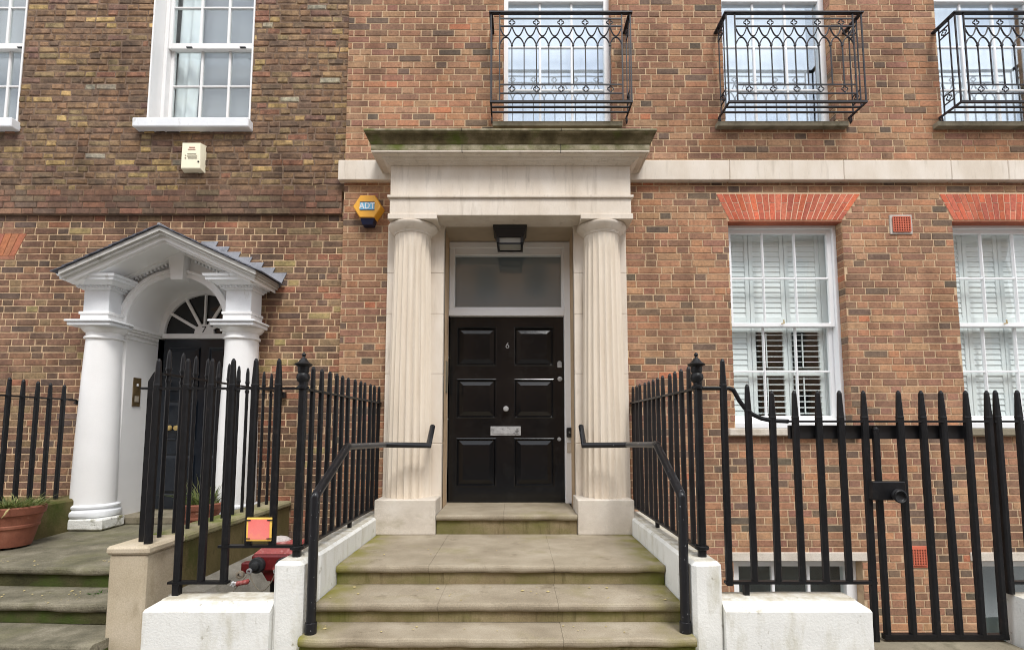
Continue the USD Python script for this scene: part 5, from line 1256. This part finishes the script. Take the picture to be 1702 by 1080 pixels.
# cream alarm box
bc = thing('alarm_box', 'cream alarm box on the old brick wall under the left sash window', 'alarm box')
ax0, ax1, az0, az1 = -3.395, -3.195, 4.135, 4.402
ax0, ax1 = -3.41, -3.215
obj('casing', hull([(ax0, 4.995, az0 + 0.01), (ax1, 4.995, az0 + 0.01), (ax0 + 0.006, 4.99, az1), (ax1 - 0.006, 4.99, az1), (ax0 - 0.004, 5.062, az0 - 0.02), (ax1 + 0.014, 5.062, az0 - 0.02), (ax0 - 0.004, 5.062, az1 + 0.006), (ax1 + 0.014, 5.062, az1 + 0.006), (ax0, 4.998, az0), (ax1, 4.998, az0)]), 'cream_plastic', bc)
obj('print', [bx(-3.335, -3.275, 4.987, 4.9925, 4.352, 4.358), bx(-3.345, -3.270, 4.987, 4.9925, 4.332, 4.337)], 'print_red', bc)
obj('print', [bx(-3.372, -3.362, 4.987, 4.9925, 4.268, 4.274), bx(-3.35, -3.26, 4.987, 4.9925, 4.285, 4.289), bx(-3.372, -3.362, 4.987, 4.9925, 4.24, 4.248), bx(-3.35, -3.25, 4.987, 4.9925, 4.262, 4.266), bx(-3.34, -3.25, 4.987, 4.9925, 4.242, 4.246)], 'print_grey', bc)
obj('lens', face_lathe([(0.009, 0), (0.009, 0.005), (0.001, 0.006)], -3.235, 4.9945, 4.205, 12), 'void', bc)
# hexagonal alarm box
hx = thing('alarm_box', 'yellow hexagonal alarm box with dark blue base beside the porch entablature', 'alarm box')
hcx, hcz = at(610.5, 343, 4.9)
def hexa(r, sx, sz):
    return [(hcx + r * math.cos(a) * sx, hcz + r * math.sin(a) * sz) for a in np.arange(6) * math.pi / 3]
pts = [(a, 4.895, b) for a, b in hexa(0.135, 1.0, 0.93)] + [(a, 4.905, b) for a, b in hexa(0.142, 1.0, 0.93)] + [(a, 4.998, b) for a, b in hexa(0.150, 1.0, 0.93)]
obj('casing', hull(pts), 'yellow_plastic', hx)
obj('strobe_base', hull([(hcx - 0.072, 4.905, hcz - 0.112), (hcx + 0.072, 4.905, hcz - 0.112), (hcx - 0.05, 4.92, hcz - 0.178), (hcx + 0.05, 4.92, hcz - 0.178), (hcx - 0.075, 4.998, hcz - 0.112), (hcx + 0.075, 4.998, hcz - 0.112), (hcx - 0.052, 4.995, hcz - 0.182), (hcx + 0.052, 4.995, hcz - 0.182)]), 'navy_plastic', hx)
obj('label_plate', bx(hcx - 0.072, hcx + 0.072, 4.892, 4.8945, hcz - 0.038, hcz + 0.042, 0.0005), 'label_blue', hx)
obj('lettering', face_text('ADT', 0.056, hcx, 4.8915, hcz + 0.002, 0.002, True), 'label_white', hx)
for za_, zb_ in ((hcz + 0.038, hcz + 0.044), (hcz - 0.042, hcz - 0.037)): obj('label_border', bx(hcx - 0.072, hcx + 0.072, 4.8905, 4.8918, za_, zb_), 'navy_plastic', hx)
# bronze entry panel on the reveal of the white doorcase
ep = thing('intercom', 'narrow bronze intercom on the white reveal of the arched doorway', 'intercom')
obj('plate', bx(AX - AR - 0.002, AX - AR + 0.008, 5.13, 5.235, 1.725, 2.015, 0.003), 'bronze', ep)
obj('button', [bx(AX - AR + 0.0085, AX - AR + 0.014, 5.17, 5.195, 1.93, 1.955, 0.002)], 'label_white', ep)
obj('speaker_grille', bx(AX - AR + 0.0085, AX - AR + 0.011, 5.155, 5.21, 1.77, 1.83, 0.001), 'print_grey', ep)
# orange sign on the railing
s0, s1 = at(409, 879, 3.14)[0], at(451, 879, 3.14)[0]
zt, zb = at(430, 860, 3.14)[1], at(430, 899, 3.14)[1]
sg = thing('railing_sign', 'square pinkish orange sign with yellow edge tied to the left railing', 'sign')
obj('sign_board', bx(s0, s1, 3.142, 3.150, zb, zt, 0.002), 'sign_yellow', sg)
obj('sign_face', bx(s0 + 0.012, s1 - 0.012, 3.1400, 3.1415, zb + 0.010, zt - 0.010), 'sign_pink', sg)
obj('cable_tie', [bx(a, b, 3.1365, 3.1418, z - 0.0025, z + 0.0025) for a, b in ((s0 - 0.004, s0 + 0.026), (s1 - 0.026, s1 + 0.004)) for z in (zt - 0.014, zb + 0.016)] + [bx(a, b, 3.1505, 3.165, z - 0.0025, z + 0.0025) for a, b in ((s0 + 0.0, s0 + 0.026), (s1 - 0.026, s1 - 0.0)) for z in (zt - 0.014, zb + 0.016)], 'black_plastic', sg)
# red breeching inlet behind the railing
fi = thing('fire_inlet', 'weathered red fire inlet with two black caps behind the front railing', 'fire inlet')
fx, fz = at(449, 938, 3.55)
YB = 3.55
obj('body', [bx(fx - 0.125, fx + 0.20, YB - 0.02, YB + 0.10, fz - 0.05, fz + 0.075, 0.02), hull([(fx - 0.06, YB + 0.01, fz - 0.05), (fx + 0.12, YB + 0.01, fz - 0.05), (fx - 0.02, YB + 0.01, fz - 0.11), (fx + 0.07, YB + 0.01, fz - 0.11), (fx - 0.06, YB + 0.1, fz - 0.05), (fx + 0.12, YB + 0.1, fz - 0.05), (fx - 0.02, YB + 0.1, fz - 0.11), (fx + 0.07, YB + 0.1, fz - 0.11)])], 'red_paint', fi, smooth=30)
obj('body_top', hull([(fx - 0.11, YB - 0.01, fz + 0.072), (fx + 0.19, YB - 0.01, fz + 0.072), (fx - 0.05, YB + 0.03, fz + 0.125), (fx + 0.17, YB + 0.03, fz + 0.13), (fx - 0.11, YB + 0.2, fz + 0.072), (fx + 0.19, YB + 0.2, fz + 0.072), (fx - 0.05, YB + 0.18, fz + 0.125), (fx + 0.17, YB + 0.18, fz + 0.13)]), 'red_faded', fi)
for xo in (-0.072, 0.105):
    cp = obj('cap', face_lathe([(0.046, -0.02), (0.052, 0.0), (0.052, 0.022), (0.047, 0.03), (0.030, 0.032), (0.026, 0.055), (0.016, 0.06), (0.001, 0.06)], fx + xo, YB - 0.02, fz + 0.005, 24), 'rubber', fi, smooth=40)
    obj('cap_lug', face_lathe([(0.009, 0), (0.018, 0.004), (0.018, 0.014), (0.009, 0.016), (0.008, 0.004)], fx + xo - 0.022, YB - 0.082, fz - 0.018, 14), 'steel', cp)
obj('drain_valve', [face_lathe([(0.020, 0), (0.026, 0.012), (0.026, 0.03), (0.014, 0.034), (0.013, 0.01)], fx - 0.178, YB - 0.02, fz - 0.055, 16)], 'chain', fi, smooth=40)
obj('valve_body', bx(fx - 0.20, fx - 0.126, YB, YB + 0.06, fz - 0.06, fz + 0.012, 0.008), 'red_paint', fi)
obj('stand_pipe', lathe([(0.022, -0.3), (0.022, fz - 0.10)], (fx + 0.005, YB + 0.05, 0), 12), 'iron', fi, smooth=40)
cpts = [(fx - 0.095 + 0.17 * q, YB - 0.085, fz - 0.03 - 0.115 * math.sin(q * math.pi) ** 0.8) for q in np.linspace(0, 1, 14)]
obj('chain', tube(cpts, 0.0035, 5), 'chain', fi)
obj('tag_cord', tube([(fx - 0.095, YB - 0.1, fz - 0.03), (fx - 0.15, YB - 0.1, fz - 0.10), (fx - 0.20, YB - 0.1, fz - 0.155)], 0.003, 5), 'chain', fi)
rt = thing('red_tag', 'small red tag with white knot lying below the fire inlet', 'tag')
obj('tag_body', lathe([(0.008, 0), (0.017, 0.008), (0.015, 0.045), (0.018, 0.075), (0.008, 0.09)], seg=10), 'red_faded', rt)
stage.RemovePrim(str(rt.GetPath()) + '/tag_body'); used[(str(rt.GetPath()), 'tag_body')] = 0
v, f = lathe([(0.006, 0), (0.017, 0.008), (0.015, 0.045), (0.018, 0.078), (0.006, 0.088)], seg=10)
tx, tz = at(392, 970, YB - 0.1)
obj('tag_body', (np.c_[v[:, 2] + tx, v[:, 0] + YB - 0.1, v[:, 1] + tz + 0.2 * v[:, 2]], f), 'red_faded', rt, smooth=40)
vv, ff = trimesh.creation.icosphere(1, 0.02).vertices, trimesh.creation.icosphere(1, 0.02).faces
obj('knot', (np.array(vv) * (1 + 0.35 * nrg.standard_normal((len(vv), 1)).clip(-1, 1)) + [tx - 0.012, YB - 0.1, tz], ff), 'label_white', rt)
rg = trimesh.creation.icosphere(2, 0.075)
rv = np.array(rg.vertices); rv = rv * (1 + 0.25 * (meshkit.fbm(rv * 20) - 0.5)[:, None]) * [1.0, 0.8, 0.5]
gx, gz = at(466, 899, 3.72)
obj('cloth_rag', (rv + [gx, 3.72, gz], rg.faces), 'rag', None, smooth=True, label='pale crumpled rag lying on top of the red fire inlet', cat='rag')

# ---- pots and plants
def pot(cx_, cy_, z0, h, rt_, rb_, lab):
    t = thing('plant_pot', lab, 'plant pot')
    obj('pot_body', lathe([(0.01, z0 + 0.002), (rb_, z0), (rb_ + 0.3 * (rt_ - rb_), z0 + 0.3 * h), (rb_ + 0.42 * (rt_ - rb_), z0 + 0.45 * h), (rb_ + 0.47 * (rt_ - rb_) + 0.006, z0 + 0.47 * h), (rb_ + 0.5 * (rt_ - rb_) + 0.006, z0 + 0.53 * h), (rb_ + 0.53 * (rt_ - rb_), z0 + 0.55 * h), (rb_ + 0.80 * (rt_ - rb_), z0 + 0.78 * h)], (cx_, cy_, 0), 40), 'terracotta', t, smooth=35)
    obj('pot_rim', lathe([(rb_ + 0.80 * (rt_ - rb_), z0 + 0.78 * h), (rt_ - 0.004, z0 + 0.80 * h), (rt_, z0 + 0.86 * h), (rt_ + 0.004, z0 + 0.97 * h), (rt_ - 0.004, z0 + h), (rt_ - 0.03, z0 + h), (rt_ - 0.04, z0 + 0.85 * h)], (cx_, cy_, 0), 40), 'terracotta', t, smooth=35)
    obj('soil', lathe([(0.001, z0 + 0.92 * h), (rt_ - 0.035, z0 + 0.9 * h)], (cx_, cy_, 0), 24), 'soil', t)
    return z0 + 0.91 * h
def blades(name, n, cx_, cy_, z, spread, hmin, hmax, width, parent, mt, seed, lean=0.5):
    r = np.random.default_rng(seed)
    V, F = [], []
    for i in range(n):
        a = r.uniform(0, 2 * np.pi); d = spread * math.sqrt(r.uniform(0, 1))
        bx_, by_ = cx_ + d * math.cos(a), cy_ + d * math.sin(a)
        h = r.uniform(hmin, hmax); ln = lean * h * r.uniform(0.2, 1.3); b = a + r.uniform(-0.8, 0.8)
        s = r.uniform(0, np.pi); wx, wy = width * math.cos(s) * r.uniform(0.6, 1.4), width * math.sin(s)
        base = len(V)
        for k in range(4):
            q = k / 3; w = (1 - q) ** 0.7
            px_, py_, pz_ = bx_ + ln * q * q * math.cos(b), by_ + ln * q * q * math.sin(b), z + h * (q - 0.25 * q * q * ln / h)
            V += [(px_ - wx * w, py_ - wy * w, pz_), (px_ + wx * w, py_ + wy * w, pz_)]
        for k in range(3):
            c = base + 2 * k
            F += [[c, c + 1, c + 3], [c, c + 3, c + 2]]
    return obj(name, (np.array(V), np.array(F)), mt, parent)
px_, py_ = -4.05, 4.17
zt = pot(px_, py_, 0.576, 0.31, 0.215, 0.14, 'large terracotta pot on the landing at the left edge')
pl = thing('pot_plant', 'straggly low green plant in the large terracotta pot', 'plant')
blades('leaves', 300, px_, py_, zt, 0.19, 0.03, 0.13, 0.006, pl, 'leaf_green', 3, 1.3)
blades('leaves', 130, px_, py_, zt, 0.19, 0.03, 0.10, 0.013, pl, 'leaf_green', 13, 1.6)
blades('dry_stems', 170, px_, py_, zt, 0.19, 0.05, 0.15, 0.0035, pl, 'leaf_pale', 4, 1.6)
obj('dead_leaf', tube([(-3.90, 4.00, 0.888), (-3.885, 3.965, 0.87), (-3.89, 3.955, 0.845), (-3.91, 3.955, 0.825)], [0.004, 0.007, 0.005, 0.002], 5), 'dead_leaf', pl)
px_, py_ = -2.86, 4.72
zt = pot(px_, py_, 0.582, 0.25, 0.19, 0.13, 'terracotta pot half hidden by the railing before the navy door')
pl = thing('pot_plant', 'tall wispy plant in the pot behind the railing', 'plant')
blades('leaves', 120, px_, py_, zt, 0.14, 0.05, 0.20, 0.011, pl, 'leaf_green', 5, 1.1)
blades('dry_stems', 40, px_, py_, zt, 0.12, 0.10, 0.34, 0.003, pl, 'leaf_pale', 6, 0.4)
w = blades('weeds', 60, at(50, 885, 4.5)[0], 4.5, 0.578, 0.08, 0.02, 0.07, 0.012, None, 'leaf_weed', 8, 1.2)
tag(w, 'small green weeds in the corner behind the large pot', 'weed')
w = blades('weeds', 14, -2.78, 3.50, 0.410, 0.05, 0.012, 0.03, 0.006, None, 'leaf_weed', 9, 1.6)
tag(w, 'tiny green sprouts on the second old step near the buff pier', 'weed')

# small bits of grit and leaf lying on the steps
lit_v, lit_f = [], []
r_ = np.random.default_rng(21)
spots = [(zt_, ya_, yb_, xa_, xb_) for zt_, ya_, yb_, xa_, xb_ in ((0.5635, 3.66, 4.55, -1.2, 1.0), (0.4335, 3.28, 3.58, -1.2, 1.0), (0.3155, 3.05, 3.2, -1.15, 0.95), (0.4125, 3.30, 3.55, -3.6, -2.6), (0.5495, 3.65, 3.78, -3.8, -2.6))]
for i in range(95):
    z_, ya_, yb_, xa_, xb_ = spots[r_.integers(len(spots))]
    x_ = r_.uniform(xa_, xb_); y_ = yb_ - (yb_ - ya_) * r_.uniform(0, 1) ** 1.8
    a_ = r_.uniform(0, 6.28); sz = r_.uniform(0.003, 0.008)
    if r_.uniform() < 0.15: sz *= 1.8
    n0 = len(lit_v)
    for k in range(5):
        q = a_ + k * 1.257; rr = sz * r_.uniform(0.6, 1.2)
        lit_v.append((x_ + rr * math.cos(q), y_ + rr * math.sin(q), z_ + 0.004))
    lit_v.append((x_, y_, z_ + 0.004 + sz * 0.5))
    for k in range(5): lit_f.append((n0 + k, n0 + (k + 1) % 5, n0 + 5))
obj('litter', (np.array(lit_v), np.array(lit_f)), 'dead_leaf', None, label='scattered grit and leaf crumbs on the steps', cat='litter', kind='stuff')
